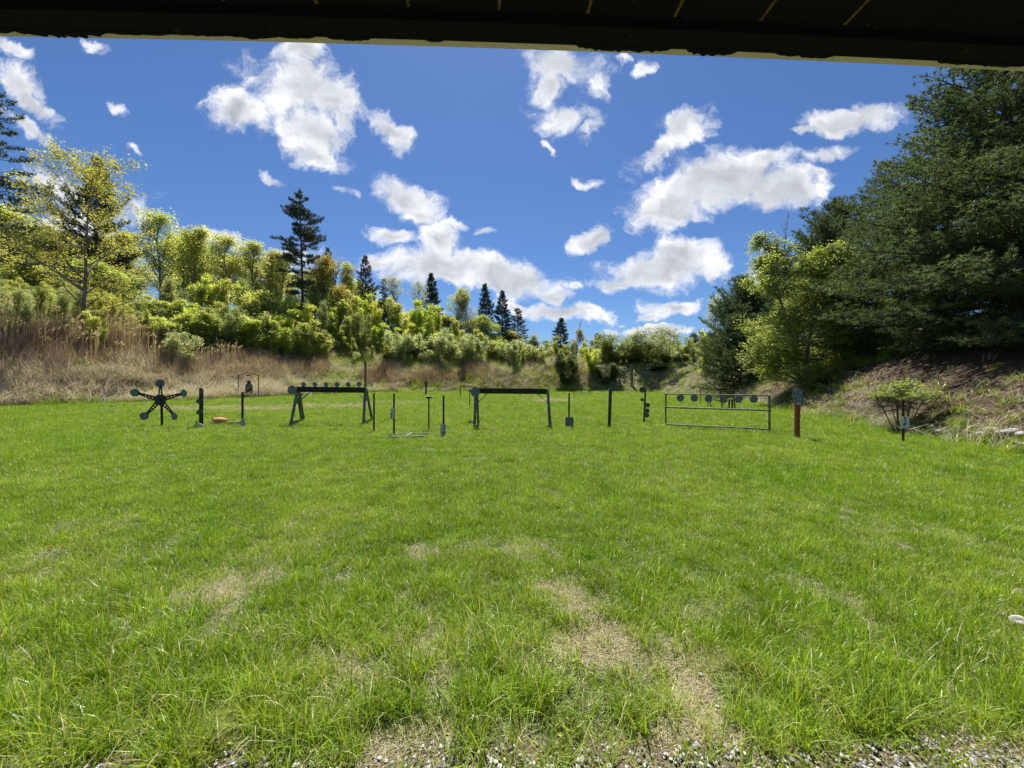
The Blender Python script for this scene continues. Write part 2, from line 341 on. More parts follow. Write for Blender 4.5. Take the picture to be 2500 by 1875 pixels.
# ------------------------------------------------------------------ geometry-node scatter of clumps on points
def strip_blades(rng, n, base_r, h0, h1, w0, w1, lean, curl, segs=3, flat=0.0):
    """n grass blades as bent tapering strips; returns verts, quads, tris, rnd"""
    ang = rng.uniform(0, 2 * np.pi, n); rr = base_r * np.sqrt(rng.uniform(0, 1, n))
    bx, by = rr * np.cos(ang), rr * np.sin(ang)
    h = rng.uniform(h0, h1, n); w = rng.uniform(w0, w1, n)
    az = rng.uniform(0, 2 * np.pi, n); l0 = np.abs(rng.normal(0, lean, n)) + flat; cu = np.abs(rng.normal(0, curl, n))
    fz = az + rng.normal(0, 0.5, n) + np.pi / 2
    V = []
    px, py, pz = bx.copy(), by.copy(), np.full(n, -0.01)
    for k in range(segs + 1):
        t = k / segs; ww = w * (1 - t ** 1.6) * 0.5 if k < segs else w * 0.04
        V.append(np.stack([px - np.cos(fz) * ww, py - np.sin(fz) * ww, pz], 1)); V.append(np.stack([px + np.cos(fz) * ww, py + np.sin(fz) * ww, pz], 1))
        th = np.minimum(l0 + cu * (t + 0.15) * 1.4, 1.75); st = h / segs
        px = px + np.sin(th) * np.cos(az) * st; py = py + np.sin(th) * np.sin(az) * st; pz = np.maximum(pz + np.cos(th) * st, 0.004 + 0.0 * pz)
    A = np.stack(V, 1)                              # n, 2(segs+1), 3
    k2 = 2 * (segs + 1); base = np.arange(n)[:, None] * k2
    q = np.concatenate([base + np.array([[2 * s, 2 * s + 1, 2 * s + 3, 2 * s + 2]]) for s in range(segs)], 0)
    r = rng.uniform(0, 1, n); rq = np.concatenate([r] * segs)
    return A.reshape(-1, 3), q, rq
def clump_mesh(name, mat, seed, **kw):
    rng = np.random.default_rng(seed); v_, q, r = strip_blades(rng, **kw)
    return np_mesh(name, v_, [q], mat, r, smooth=True)
def scatter(name, pts, idx, rotz, scl, tint, clumps, mat=None):
    me = bpy.data.meshes.new(name); n = len(pts)
    me.vertices.add(n); me.vertices.foreach_set('co', np.asarray(pts, np.float32).ravel())
    def at(nm, typ, dat, fld='value'):
        a = me.attributes.new(nm, typ, 'POINT'); a.data.foreach_set(fld, dat)
    at('vi', 'INT', np.asarray(idx, np.int32)); at('tint', 'FLOAT', np.asarray(tint, np.float32))
    rot = np.zeros((n, 3), np.float32); rot[:, 2] = rotz; at('rot', 'FLOAT_VECTOR', rot.ravel(), 'vector')
    s3 = np.asarray(scl, np.float32); s3 = s3 if s3.ndim == 2 else np.stack([s3] * 3, 1); at('scl', 'FLOAT_VECTOR', np.ascontiguousarray(s3).ravel(), 'vector')
    col = bpy.data.collections.new(name + '_clumps')
    for k, cme in enumerate(clumps): col.objects.link(bpy.data.objects.new('%s_clump_%02d' % (name, k), cme))
    ng = bpy.data.node_groups.new(name, 'GeometryNodeTree')
    ng.interface.new_socket('Geometry', in_out='INPUT', socket_type='NodeSocketGeometry'); ng.interface.new_socket('Geometry', in_out='OUTPUT', socket_type='NodeSocketGeometry')
    G = NT(ng); gi = G.add('NodeGroupInput'); go = G.add('NodeGroupOutput')
    ci = G.add('GeometryNodeCollectionInfo'); ci.inputs[0].default_value = col; ci.inputs[1].default_value = True; ci.inputs[2].default_value = True
    ip = G.add('GeometryNodeInstanceOnPoints')
    def na(nm, typ):
        x = G.add('GeometryNodeInputNamedAttribute'); x.data_type = typ; x.inputs[0].default_value = nm; return x.outputs[0]
    G.l.new(gi.outputs[0], ip.inputs['Points']); G.l.new(ci.outputs[0], ip.inputs['Instance']); ip.inputs['Pick Instance'].default_value = True
    G.l.new(na('vi', 'INT'), ip.inputs['Instance Index']); G.l.new(na('rot', 'FLOAT_VECTOR'), ip.inputs['Rotation']); G.l.new(na('scl', 'FLOAT_VECTOR'), ip.inputs['Scale'])
    G.l.new(ip.outputs[0], go.inputs[0])
    o = link(name, me); md = o.modifiers.new('scatter', 'NODES'); md.node_group = ng
    return o

def grassmat(name):
    m, N = newmat(name)
    r = N.add('ShaderNodeAttribute', attribute_name='rnd').outputs['Fac']
    t = N.add('ShaderNodeAttribute', attribute_name='tint', attribute_type='INSTANCER').outputs['Fac']
    pos = N.add('ShaderNodeNewGeometry').outputs['Position']
    n = N.noise(pos, 0.55, 4, 0.6); n2 = N.noise(pos, 2.6, 3, 0.6)
    lush = N.mix(r, (0.066, 0.160, 0.004, 1), (0.255, 0.430, 0.012, 1))
    yell = N.mix(r, (0.130, 0.235, 0.015, 1), (0.45, 0.54, 0.10, 1))
    f = N.math('ADD', t, N.math('MULTIPLY_ADD', n, 2.4, -1.13), clamp=True)
    col = N.mix(f, lush, yell)
    col = N.mix(N.smooth(r, 0.935, 0.95), col, (0.50, 0.46, 0.28, 1))
    hs = N.add('ShaderNodeHueSaturation', i_4=col); N.put(hs.inputs[2], N.math('MULTIPLY_ADD', n2, 1.2, 0.42))
    col = hs.outputs[0]
    p = principled(N, col, 0.34, 0.28)
    tr = N.add('ShaderNodeBsdfTranslucent', i_0=N.mix(1.0, col, (1.5, 1.35, 0.5, 1), 'MULTIPLY'))
    ms = N.add('ShaderNodeMixShader'); ms.inputs[0].default_value = 0.36
    N.l.new(p.outputs[0], ms.inputs[1]); N.l.new(tr.outputs[0], ms.inputs[2]); finish(N, ms); return m
M['grass'] = grassmat('lawn_grass')

# lawn -------------------------------------------------------------
rng = np.random.default_rng(11)
lawn_clumps = []
for k in range(6): lawn_clumps.append(clump_mesh('short_blades', M['grass'], 100 + k, n=44, base_r=0.085, h0=0.035, h1=0.085, w0=0.0026, w1=0.0050, lean=0.45, curl=0.7))
for k in range(4): lawn_clumps.append(clump_mesh('long_blades', M['grass'], 120 + k, n=46, base_r=0.07, h0=0.07, h1=0.20, w0=0.0030, w1=0.0062, lean=0.38, curl=0.75, segs=4))
for k in range(3): lawn_clumps.append(clump_mesh('dry_blades', M['thatch'], 140 + k, n=46, base_r=0.10, h0=0.03, h1=0.09, w0=0.002, w1=0.0042, lean=0.3, curl=0.4, flat=1.0))
pts, idx, scl, tint = [], [], [], []
def zone(y0, y1, dens, s, margin=1.2, xmax=60):
    A = (y1 - y0) * 2 * (1.38 * y1 + margin); n = int(A * dens)
    x = rng.uniform(-1, 1, n) * (1.38 * y1 + margin); y = rng.uniform(y0, y1, n)
    k = np.abs(x) < 1.38 * y + margin; x, y = x[k], y[k]
    d = edge_dist(x, y); b = bare(x, y)
    gap = fnoise(x * 3.0, y * 3.0, 5, 14)
    near = np.clip((3.6 - y) / 2.0, 0, 1)
    keep = (rng.uniform(0, 1, len(x)) > b * 0.62) & (d < 0.25 + 0.5 * rng.uniform(0, 1, len(x)) ** 2) & (rng.uniform(0, 1, len(x)) > near * 0.45 * np.clip(gap, 0, 1))
    # thin out where gravel begins
    keep &= rng.uniform(0, 1, len(x)) < np.clip((y - (1.60 + 0.10 * fnoise(x * 4, y * 0, 4, 14) + 0.05 * np.clip(x, -1, 2))) / 0.12, 0.16, 1)
    x, y, b, gap, near = x[keep], y[keep], b[keep], gap[keep], near[keep]
    lng = fnoise(x * 1.1 + 9, y * 1.1, 3, 12)
    isl = rng.uniform(0, 1, len(x)) < np.clip(0.10 + 0.30 * (lng > 0.35) + 0.36 * near * (0.6 + .8 * (gap > -.1)) - 0.2 * b, 0.02, 0.9)
    i = np.where(isl, rng.integers(6, 10, len(x)), rng.integers(0, 6, len(x)))
    i = np.where(rng.uniform(0, 1, len(x)) < 0.05 + 0.5 * b + 0.17 * near, rng.integers(10, 13, len(x)), i)
    sc_ = s * rng.uniform(0.7, 1.25, len(x)) * np.where(isl, np.clip(0.75 + 0.4 * near, 0, 1.2), 1.0) * (1 - 0.35 * b)
    z = ground(x, y)
    pts.append(np.stack([x, y, z], 1)); idx.append(i); scl.append(sc_); tint.append(np.clip(0.22 + 0.5 * b + 0.24 * near + rng.normal(0, 0.12, len(x)) + 0.10 * fnoise(x * .5, y * .5, 2, 10), 0, 1))
zone(1.05, 3.0, 420, 1.0); zone(3.0, 6.0, 300, 1.05); zone(6.0, 11.0, 150, 1.25); zone(11.0, 20.0, 62, 1.6); zone(20.0, 34.0, 24, 2.1); zone(34, 54, 11, 2.6)
# dry clumps lying in the bare places
n = 34000; x = rng.uniform(-9, 9, n); y = rng.uniform(1.3, 6.5, n); b = bare(x, y); k = rng.uniform(0, 1, n) < b * 1.2
x, y = x[k], y[k]
pts.append(np.stack([x, y, ground(x, y)], 1)); idx.append(rng.integers(10, 13, len(x))); scl.append(rng.uniform(0.7, 1.2, len(x))); tint.append(np.full(len(x), .5))
pts = np.concatenate(pts); idx = np.concatenate(idx); scl = np.concatenate(scl); tint = np.concatenate(tint)
print('lawn clumps', len(pts))
go_ = scatter('grass', pts, idx, rng.uniform(0, 6.28, len(pts)), scl, tint, lawn_clumps)
tag(go_, 'green lawn grass with pale dry patches covering the range floor', 'grass', kind='stuff')

# gravel at the foot of the shelter ----------------------------------
def pebble(seed, n_=1):
    r = np.random.default_rng(seed); bm = bmesh.new(); bmesh.ops.create_icosphere(bm, subdivisions=1, radius=1)
    s = r.uniform(0.55, 1.25, 3); s[2] *= 0.65
    ks = r.normal(size=(4, 3)) * 1.6; ph = r.uniform(0, 6, 4)
    for v_ in bm.verts:
        c = np.array(v_.co); q = 1 + 0.14 * sum(np.sin(ks[i] @ c + ph[i]) for i in range(4)); v_.co = Vector(c * q * s)
    me = bpy.data.meshes.new('pebble'); bm.to_mesh(me); bm.free()
    return me
m, N = newmat('pale_gravel')
oi = N.add('ShaderNodeAttribute', attribute_name='tint', attribute_type='INSTANCER').outputs['Fac']
n1 = N.noise(N.add('ShaderNodeNewGeometry').outputs['Position'], 120, 4, .6)
cr = N.add('ShaderNodeValToRGB', i_0=oi); cr.color_ramp.elements[0].color = (0.09, 0.085, 0.08, 1); cr.color_ramp.elements[1].color = (0.52, 0.515, 0.505, 1)
e = cr.color_ramp.elements.new(0.45); e.color = (0.34, 0.335, 0.33, 1)
finish(N, principled(N, N.mix(0.35, cr.outputs[0], N.mix(n1, (.3, .3, .3, 1), (1, 1, 1, 1)), 'MULTIPLY'), 0.8, 0.25)); M['gravel'] = m
peb = []
for k in range(7): me_ = pebble(300 + k); me_.materials.append(m); peb.append(me_)
n = 26000; x = rng.uniform(-3.4, 3.6, n); y = rng.uniform(0.75, 1.78, n)
k = rng.uniform(0, 1, n) < np.clip((1.695 + 0.05 * fnoise(x * 4, y * 0, 4, 14) + 0.03 * x - y) / 0.14, 0, 1); x, y = x[k], y[k]
bx = rng.uniform(1.0, 2.3, 420); by = rng.uniform(1.7, 3.3, 420); kk = bare(bx, by) > 0.45; x = np.r_[x, bx[kk]]; y = np.r_[y, by[kk]]
s = 0.004 + 0.008 * rng.uniform(0, 1, len(x)) ** 1.7
gv = scatter('gravel', np.stack([x, y, ground(x, y) + 0.35 * s + rng.uniform(0, .008, len(x))], 1), rng.integers(0, 7, len(x)), rng.uniform(0, 6.28, len(x)), s, rng.uniform(0, 1, len(x)), peb)
tag(gv, 'strip of small pale grey gravel along the bottom edge of the lawn', 'gravel', kind='stuff')
# ------------------------------------------------------------------ vegetation builders
def norm(a): return a / np.maximum(np.linalg.norm(a, axis=-1, keepdims=True), 1e-9)
def tubes(segs, sides=5):
    """segs: list of (p0,p1,r0,r1)"""
    P0 = np.array([s[0] for s in segs], float); P1 = np.array([s[1] for s in segs], float)
    r0 = np.array([s[2] for s in segs]); r1 = np.array([s[3] for s in segs])
    d = norm(P1 - P0); ref = np.where(np.abs(d[:, 2:3]) > 0.8, np.array([[1.0, 0, 0]]), np.array([[0, 0, 1.0]]))
    u_ = norm(np.cross(d, ref)); w_ = np.cross(d, u_)
    an = np.arange(sides) * 2 * np.pi / sides
    ring = np.cos(an)[None, :, None] * u_[:, None] + np.sin(an)[None, :, None] * w_[:, None]
    A = P0[:, None] + ring * r0[:, None, None]; B = P1[:, None] + ring * r1[:, None, None]
    V = np.concatenate([A, B], 1).reshape(-1, 3)
    b = np.arange(len(segs))[:, None, None] * (2 * sides); k = np.arange(sides)[None, :]
    k2 = (k + 1) % sides
    q = np.stack([k, k2, k2 + sides, k + sides], -1) + b
    return V, q.reshape(-1, 4)
def needle_tris(rng, P, D, n, ln, wd, spread):
    P = np.repeat(P, n, 0); D = np.repeat(D, n, 0); m_ = len(P)
    d = norm(D + spread * rng.normal(size=(m_, 3))); s = norm(np.cross(d, rng.normal(size=(m_, 3))))
    L = ln * rng.uniform(0.7, 1.2, (m_, 1)); w = wd * rng.uniform(0.8, 1.2, (m_, 1))
    V = np.stack([P - s * w * .5, P + s * w * .5, P + d * L], 1).reshape(-1, 3)
    return V, np.arange(m_ * 3).reshape(-1, 3), np.repeat(rng.uniform(0, 1, m_ // n), n) * 0.6 + rng.uniform(0, 0.4, m_)
def leaf_quads(rng, P, n, size, jit, up=0.3, aspect=0.62, hang=0.0):
    P = np.repeat(P, n, 0); m_ = len(P)
    c = P + rng.normal(size=(m_, 3)) * jit
    nrm = rng.normal(size=(m_, 3)); nrm[:, 2] = np.abs(nrm[:, 2]) + up * 2; nrm = norm(nrm)
    a_ = norm(np.cross(nrm, rng.normal(size=(m_, 3)))); a_[:, 2] -= hang; a_ = norm(a_); b_ = np.cross(nrm, a_)
    s = size * rng.uniform(0.6, 1.3, (m_, 1))
    V = np.stack([c - a_ * s * .5, c + b_ * s * .5 * aspect - a_ * s * .08, c + a_ * s * .5, c - b_ * s * .5 * aspect - a_ * s * .08], 1).reshape(-1, 3)
    return V, np.arange(m_ * 4).reshape(-1, 4), np.repeat(rng.uniform(0, 1, m_ // n), n) * 0.5 + rng.uniform(0, 0.5, m_)
def polyline(rng, p, d, L, r0, r1, n, wander, pull, segs):
    p = np.array(p, float); d = norm(np.array(d, float)); pts_ = [p.copy()]; dirs = [d.copy()]
    for k in range(n):
        d = norm(d + rng.normal(size=3) * wander + np.array(pull))
        q = p + d * L / n
        segs.append((p, q, r0 + (r1 - r0) * k / n, r0 + (r1 - r0) * (k + 1) / n)); p = q
        pts_.append(p.copy()); dirs.append(d.copy())
    return np.array(pts_), np.array(dirs)
def along(pts_, dirs, t):
    k = min(int(t * (len(pts_) - 1)), len(pts_) - 2); f = t * (len(pts_) - 1) - k
    return pts_[k] * (1 - f) + pts_[k + 1] * f, dirs[k + 1]

def pine(seed, H, Rad, base=0.05, step=0.5, per=6, prof=lambda t: (1 - t) ** 0.8, lo=-4, hi=50, nb=11, tuft=0.17, nn=11, ln=0.15, wd=0.022, spread=0.55, rtrunk=None, gap=0.0, irregular=0.25, plate=0.14, bl=0.5, pull=0.045, upt=0.35):
    """layered conifer: whorls of boughs carrying flat sprays of needle tufts"""
    rng = np.random.default_rng(seed); segs = []
    rt = rtrunk or H * 0.018
    tp, td = polyline(rng, (0, 0, -0.3), (0, 0, 1), H + 0.3, rt, 0.02, 14, 0.012, (0, 0, 0.02), segs)
    P, D = [], []
    z = base * H
    while z < H * 0.985:
        t = (z - base * H) / (H * (1 - base)); a0 = rng.uniform(0, 6.28)
        npb = per if t < 0.85 else max(3, per - 2)
        for k in range(npb):
            if rng.uniform() < gap: continue
            az = a0 + k * 6.283 / npb + rng.normal() * 0.25
            L = max(0.25, Rad * prof(t) * (1 + irregular * rng.normal()))
            el = R(lo + (hi - lo) * t ** 1.3 + rng.normal() * 6)
            p0, _ = along(tp, td, min(0.995, z / H)); p0 = p0 + np.array([0, 0, rng.uniform(-.2, .2) * step])
            d = np.array([math.cos(az) * math.cos(el), math.sin(az) * math.cos(el), math.sin(el)])
            bp, bd = polyline(rng, p0, d, L, max(0.012, L * 0.012), 0.006, 6, 0.05, (0, 0, pull), segs)
            side = norm(np.cross(d, np.array([0, 0, 1.0])))
            m_ = max(3, int(nb * min(1.0, L / Rad * 1.4)))
            for j in range(m_):
                s = 0.22 + 0.78 * (j + rng.uniform(0, .9)) / m_; q, qd = along(bp, bd, min(s, .999))
                sg = 1 if j % 2 else -1
                d2 = norm(qd + sg * side * rng.uniform(0.6, 1.15) + np.array([0, 0, rng.normal() * plate + 0.08]))
                l2 = (bl * L * (1.08 - s) + 0.22) * rng.uniform(0.6, 1.1)
                q2, qd2 = polyline(rng, q, d2, l2, 0.010, 0.004, 2, 0.06, (0, 0, 0.07), segs)
                nt = max(2, int(l2 / tuft))
                for w in range(nt):
                    f = (w + 1) / nt; a_, b_ = along(q2, qd2, min(f, .999))
                    P.append(a_ + rng.normal(size=3) * 0.035); D.append(norm(b_ + np.array([0, 0, upt])))
            P.append(bp[-1]); D.append(norm(bd[-1] + np.array([0, 0, .5]))); 
        z += step * rng.uniform(0.75, 1.25) * (1.0 - 0.35 * t)
    for w in range(4): P.append(tp[-1] - np.array([0, 0, w * .12])); D.append(np.array([0, 0, 1.0]))
    V, T, r = needle_tris(rng, np.array(P), np.array(D), nn, ln, wd, spread)
    return tubes(segs, 5), (V, T, r)

def broadleaf(seed, H, Rad, bf=0.25, nl=26, up=0.55, shape=lambda t: math.sin(math.pi * min(1, 0.18 + 0.8 * t)) ** 0.7, nsub=6, ntw=4, leaf=0.12, per=4, jit=0.13, stems=1, spread=0.12, wander=0.09, rt=None, lift=0.06, upn=0.3, thin=0.0, twigs=True, aspect=0.62, hang=0.0, topd=1.0, tb=1.0):
    rng = np.random.default_rng(seed); segs = []; A = []
    rt = rt or H * 0.014
    for sN in range(stems):
        az = rng.uniform(0, 6.28) if stems > 1 else 0; sp_ = spread * rng.uniform(0.4, 1.2) if stems > 1 else 0
        d0 = (math.cos(az) * sp_, math.sin(az) * sp_, 1.0); Hs = H * (rng.uniform(0.65, 1.0) if sN else 1.0)
        b0 = np.array([math.cos(az), math.sin(az), 0]) * (0.05 * Rad if stems > 1 else 0); b0[2] = -0.25
        tp, td = polyline(rng, b0, d0, Hs + .25, rt / math.sqrt(stems), 0.012, 9, wander * 0.5, (0, 0, 0.03), segs)
        n_l = max(3, int(nl / stems))
        for k in range(n_l):
            t = bf + (0.97 - bf) * ((k + rng.uniform(0, 1)) / n_l) ** tb
            p, pd = along(tp, td, t); u_ = (t - bf) / (1 - bf)
            L = max(0.15, Rad * shape(u_) * rng.uniform(0.65, 1.15)) / (math.sqrt(stems) if stems > 1 else 1) * (1.25 if stems > 1 else 1)
            az = rng.uniform(0, 6.28); e = up + 0.5 * u_ * topd + rng.normal() * 0.15
            d = np.array([math.cos(az) * math.cos(e), math.sin(az) * math.cos(e), math.sin(e)])
            lp, ld = polyline(rng, p, d, L, max(0.008, rt * 0.42 * (1 - 0.7 * u_)), 0.006, 6, wander, (0, 0, lift), segs)
            for j in range(nsub):
                s = 0.2 + 0.8 * (j + rng.uniform(0, 1)) / nsub; q, qd = along(lp, ld, min(.999, s))
                d2 = norm(qd + 0.85 * rng.normal(size=3) + np.array([0, 0, .12])); l2 = (0.42 * L * (1.1 - s) + 0.12 * Rad) * rng.uniform(.6, 1.1)
                q2, qd2 = polyline(rng, q, d2, l2, 0.008, 0.004, 3, wander * 1.3, (0, 0, lift), segs)
                for w in range(ntw):
                    f = (w + rng.uniform(.2, 1)) / ntw; a_, b_ = along(q2, qd2, min(.999, f))
                    if rng.uniform() < thin: continue
                    d3 = norm(b_ + rng.normal(size=3) * 0.9); l3 = 0.10 * Rad * rng.uniform(.5, 1.2)
                    if twigs: segs.append((a_, a_ + d3 * l3, 0.004, 0.002))
                    A.append(a_ + d3 * l3 * .5); A.append(a_ + d3 * l3)
    V, Q, r = leaf_quads(rng, np.array(A), per, leaf, jit, upn, aspect, hang)
    return tubes(segs, 4), (V, Q, r)

TREES = {}
def proto(key, tree, bark, leaf, flat=None):
    (tv, tq), (lv, lf, r) = tree
    if flat:
        zc = flat * lv[:, 2].max(); lv[:, 2] = np.where(lv[:, 2] < zc, zc - (zc - lv[:, 2]) * .22, lv[:, 2])
    tm = np_mesh(key + '_trunk', tv, [tq], M[bark], smooth=True)
    cm = np_mesh(key + '_crown', lv, [lf], M[leaf], r)
    co = np.concatenate([lv, tv]) if len(lv) else tv
    h = co[:, 2].max(); w = np.percentile(np.hypot(lv[:, 0], lv[:, 1]), 97)
    TREES[key] = (tm, cm, h, w)
def place(key, name, px, ytop, Y, hw, label, cat='tree', group=None, rz=None, zoff=0.0, rseed=[0]):
    """stand a tree on the ground at its distance, scaled to its own height and half-width in metres"""
    tm, cm, h, w = TREES[key]; rseed[0] += 1
    rr = random.Random(rseed[0] * 37 + 5)
    if name in ('spring_tree', 'spruce_tree') and px < 1280: Y += 9      # the wood stands well behind the sunlit thicket
    X = (px - CX) / F * Y; z = gz(X, Y) + zoff; ztop = EYE + (HY - ytop) / F * Y
    Hm = max(0.5, ztop - z); Rm = hw / F * Y
    e = empty(name, (X, Y, z), label, cat, group, rz if rz is not None else rr.uniform(0, 6.28))
    for nm, me in (('trunk', tm), ('crown', cm)):
        o = link(nm, me, e); o.scale = (Rm / w, Rm / w, Hm / h)
    return e

# conifers
pr_round = lambda t: (1 - t) ** 0.8 * min(1, 0.62 + 2.2 * t)
proto('near_pine_a', pine(1, 14, 5.0, 0.03, 0.74, 9, pr_round, -10, 50, 18, 0.14, 15, 0.17, 0.026, 0.8, plate=.15, bl=.52, upt=.55, irregular=.16, gap=.08), 'bark_dark', 'needles')
proto('near_pine_b', pine(2, 12, 4.4, 0.03, 0.70, 9, pr_round, -8, 50, 17, 0.14, 15, 0.17, 0.026, 0.8, plate=.15, bl=.52, upt=.55, irregular=.16, gap=.08), 'bark_dark', 'needles')
proto('small_pine', pine(3, 6.5, 2.7, 0.02, 0.32, 8, lambda t: (1 - t ** 2.2) * min(1, .8 + 1.5 * t), 0, 62, 14, 0.13, 12, 0.17, 0.028, 0.7, plate=.25, upt=.6), 'bark_dark', 'needles')
proto('white_pine', pine(4, 20, 3.6, 0.34, 0.85, 6, lambda t: (0.62 + 0.42 * math.sin(math.pi * min(1, t * 1.05 + .05))) * (1 - t ** 4) * (0.8 + .25 * math.sin(t * 31)), -10, 32, 14, 0.24, 16, 0.34, 0.06, 0.75, gap=0.15, irregular=0.35, rtrunk=0.30, plate=0.12, pull=.018, upt=.5), 'bark_dark', 'needles_far')
proto('edge_pine', pine(5, 18, 4.8, 0.25, 1.25, 5, lambda t: (1 - t) ** .6, -10, 30, 14, 0.24, 14, 0.32, 0.055, 0.75, gap=0.12, irregular=0.25, plate=.08), 'bark_dark', 'needles_far')
proto('round_pine', pine(6, 14, 4.5, 0.2, 0.7, 6, pr_round, 0, 50, 13, 0.24, 14, 0.34, 0.06, 0.8, gap=0.05, irregular=.3), 'bark_dark', 'needles_far')
proto('spruce', pine(7, 12, 2.7, 0.08, 0.55, 7, lambda t: (1 - t) ** 0.75, -14, 42, 10, 0.22, 13, 0.28, 0.06, 0.75, irregular=.25), 'bark_dark', 'needles_far')
proto('ragged_spruce', pine(8, 12, 2.6, 0.10, 0.75, 6, lambda t: (1 - t) ** 0.8, -10, 40, 9, 0.22, 13, 0.30, 0.06, 0.75, irregular=.35, gap=.15), 'bark_dark', 'needles_far')
proto('brown_spruce', pine(9, 12, 3.2, 0.08, 0.6, 6, lambda t: (1 - t) ** 0.8, -10, 40, 10, 0.22, 13, 0.28, 0.06, 0.75, irregular=.3, gap=.1), 'bark_dark', 'needles_brown')
# broadleaf trees
for k in range(4):
    proto('spring_tree_%d' % k, broadleaf(20 + k, 13, 3.6, 0.28, 24, 0.75, nsub=7, ntw=4, leaf=0.16, per=7, jit=0.26, lift=.13, wander=.1), 'bark_grey', ['leaf_light', 'leaf_mid', 'leaf_light', 'leaf_tan'][k])
proto('airy_tree', broadleaf(26, 13, 3.2, 0.3, 20, 0.8, nsub=6, ntw=4, leaf=0.14, per=5, jit=0.24, lift=.13), 'bark_grey', 'leaf_tan')
proto('maple', broadleaf(30, 13, 5.0, 0.16, 30, 0.42, lambda t: math.sin(math.pi * min(1, 0.25 + 0.68 * t)) ** .8, nsub=8, ntw=4, leaf=0.115, per=10, jit=0.14, rt=0.17, lift=.10, wander=.10, thin=.2), 'bark_pale', 'leaf_yellow')
proto('orange_tree', broadleaf(31, 10, 3.4, 0.2, 28, 0.6, nsub=7, ntw=4, leaf=0.16, per=8, jit=0.24), 'bark_dark', 'leaf_orange')
proto('beech', broadleaf(32, 7.5, 2.7, 0.05, 84, 0.16, lambda t: (1 - t) ** .6 * min(1, .8 + 1.5 * t), nsub=9, ntw=5, leaf=0.095, per=6, jit=0.085, stems=2, tb=1.5, spread=0.10, lift=.02, upn=0.9), 'bark_grey', 'leaf_beech')
proto('bare_tree', broadleaf(33, 9, 1.2, 0.35, 16, 0.95, nsub=5, ntw=3, leaf=0.07, per=1, jit=.1, thin=.6, lift=.12), 'bark_grey', 'leaf_tan')
# saplings and bushes
for k in range(3):
    proto('sapling_%d' % k, broadleaf(40 + k, 5, 1.25, 0.05, 30, 1.05, lambda t: (1 - t) ** .8 * min(1, .6 + 2 * t), nsub=6, ntw=4, leaf=0.115, per=6, jit=0.14, stems=4, spread=.10, lift=.20, upn=0.0), 'bark_grey', ['leaf_bright', 'leaf_light', 'leaf_mid'][k])
proto('dull_sapling', broadleaf(44, 4.5, 1.5, 0.05, 30, 0.9, nsub=5, ntw=4, leaf=0.11, per=6, jit=0.15, stems=5, spread=.25, lift=.12), 'bark_grey', 'leaf_dull')
for k in range(2):
    proto('silver_bush_%d' % k, broadleaf(50 + k, 3, 2.0, 0.04, 46, 0.7, nsub=6, ntw=4, leaf=0.15, per=4, jit=0.12, stems=9, spread=.75, lift=.06, aspect=.4), 'bark_grey', 'leaf_silver')
proto('big_bush', broadleaf(53, 5, 4.4, 0.04, 70, 0.7, nsub=7, ntw=5, leaf=0.17, per=4, jit=0.15, stems=12, spread=.85, lift=.07, aspect=.42), 'bark_dark', 'leaf_olive')
proto('dark_bush', broadleaf(54, 2.5, 1.6, 0.03, 40, 0.55, nsub=6, ntw=4, leaf=0.12, per=5, jit=0.11, stems=7, spread=.7), 'bark_dark', 'leaf_dark')
proto('low_shrub', broadleaf(55, 1.15, 1.2, 0.62, 44, 0.05, nsub=6, ntw=4, leaf=0.055, per=4, jit=0.06, stems=7, spread=.5, lift=.0, upn=.8, rt=.05), 'bark_grey', 'leaf_beech', flat=0.62)

# --- right bank -----------------------------------------------------------
place('near_pine_a', 'pine_tree', 2490, -70, 14.3, 325, 'huge dark white pine filling the right edge, its top hidden by the roof', rz=0.4)
place('near_pine_b', 'pine_tree', 2300, 225, 17.8, 215, 'dark pine between the huge pine and the pale green beech, boughs down to the bank', rz=1.9)
place('near_pine_b', 'pine_tree', 2140, 385, 22.5, 160, 'mid-height dark pine in the gap between the domed pine and the taller ones', rz=3.6)
place('near_pine_a', 'pine_tree', 2720, -200, 11.8, 340, 'dark pine cut off by the right edge, only its left boughs showing', rz=5.0)
place('near_pine_a', 'pine_tree', 2430, 130, 24.0, 200, 'dark pine half hidden behind the huge pine', rz=2.6)
place('small_pine', 'pine_tree', 2030, 478, 27.5, 135, 'domed dark pine rising right behind the top of the pale green beech', rz=0.9)
place('small_pine', 'pine_tree', 1905, 605, 36.0, 92, 'lower dark pine between the beech and the short bushy pine', rz=4.1)
place('small_pine', 'pine_tree', 1805, 668, 34.0, 104, 'short bushy blue-green pine at the far end of the right bank', rz=0.0)
place('beech', 'beech_tree', 1965, 535, 22.5, 130, 'pale yellow-green beech with tiered leaves in front of the dark pines')
place('bare_tree', 'bare_tree', 1898, 505, 30.0, 34, 'thin nearly leafless tree rising above the pale green beech')
place('airy_tree', 'birch_tree', 1738, 712, 42.0, 36, 'slim pale budding tree at the left edge of the right bank pines')
place('sapling_1', 'sapling', 1722, 800, 43.0, 30, 'light green leafy sapling at the foot of the short blue-green pine', 'sapling')
place('low_shrub', 'shrub', 2200, 915, 11.9, 74, 'low flat-topped green shrub with bare stems behind the white plate post', 'shrub')
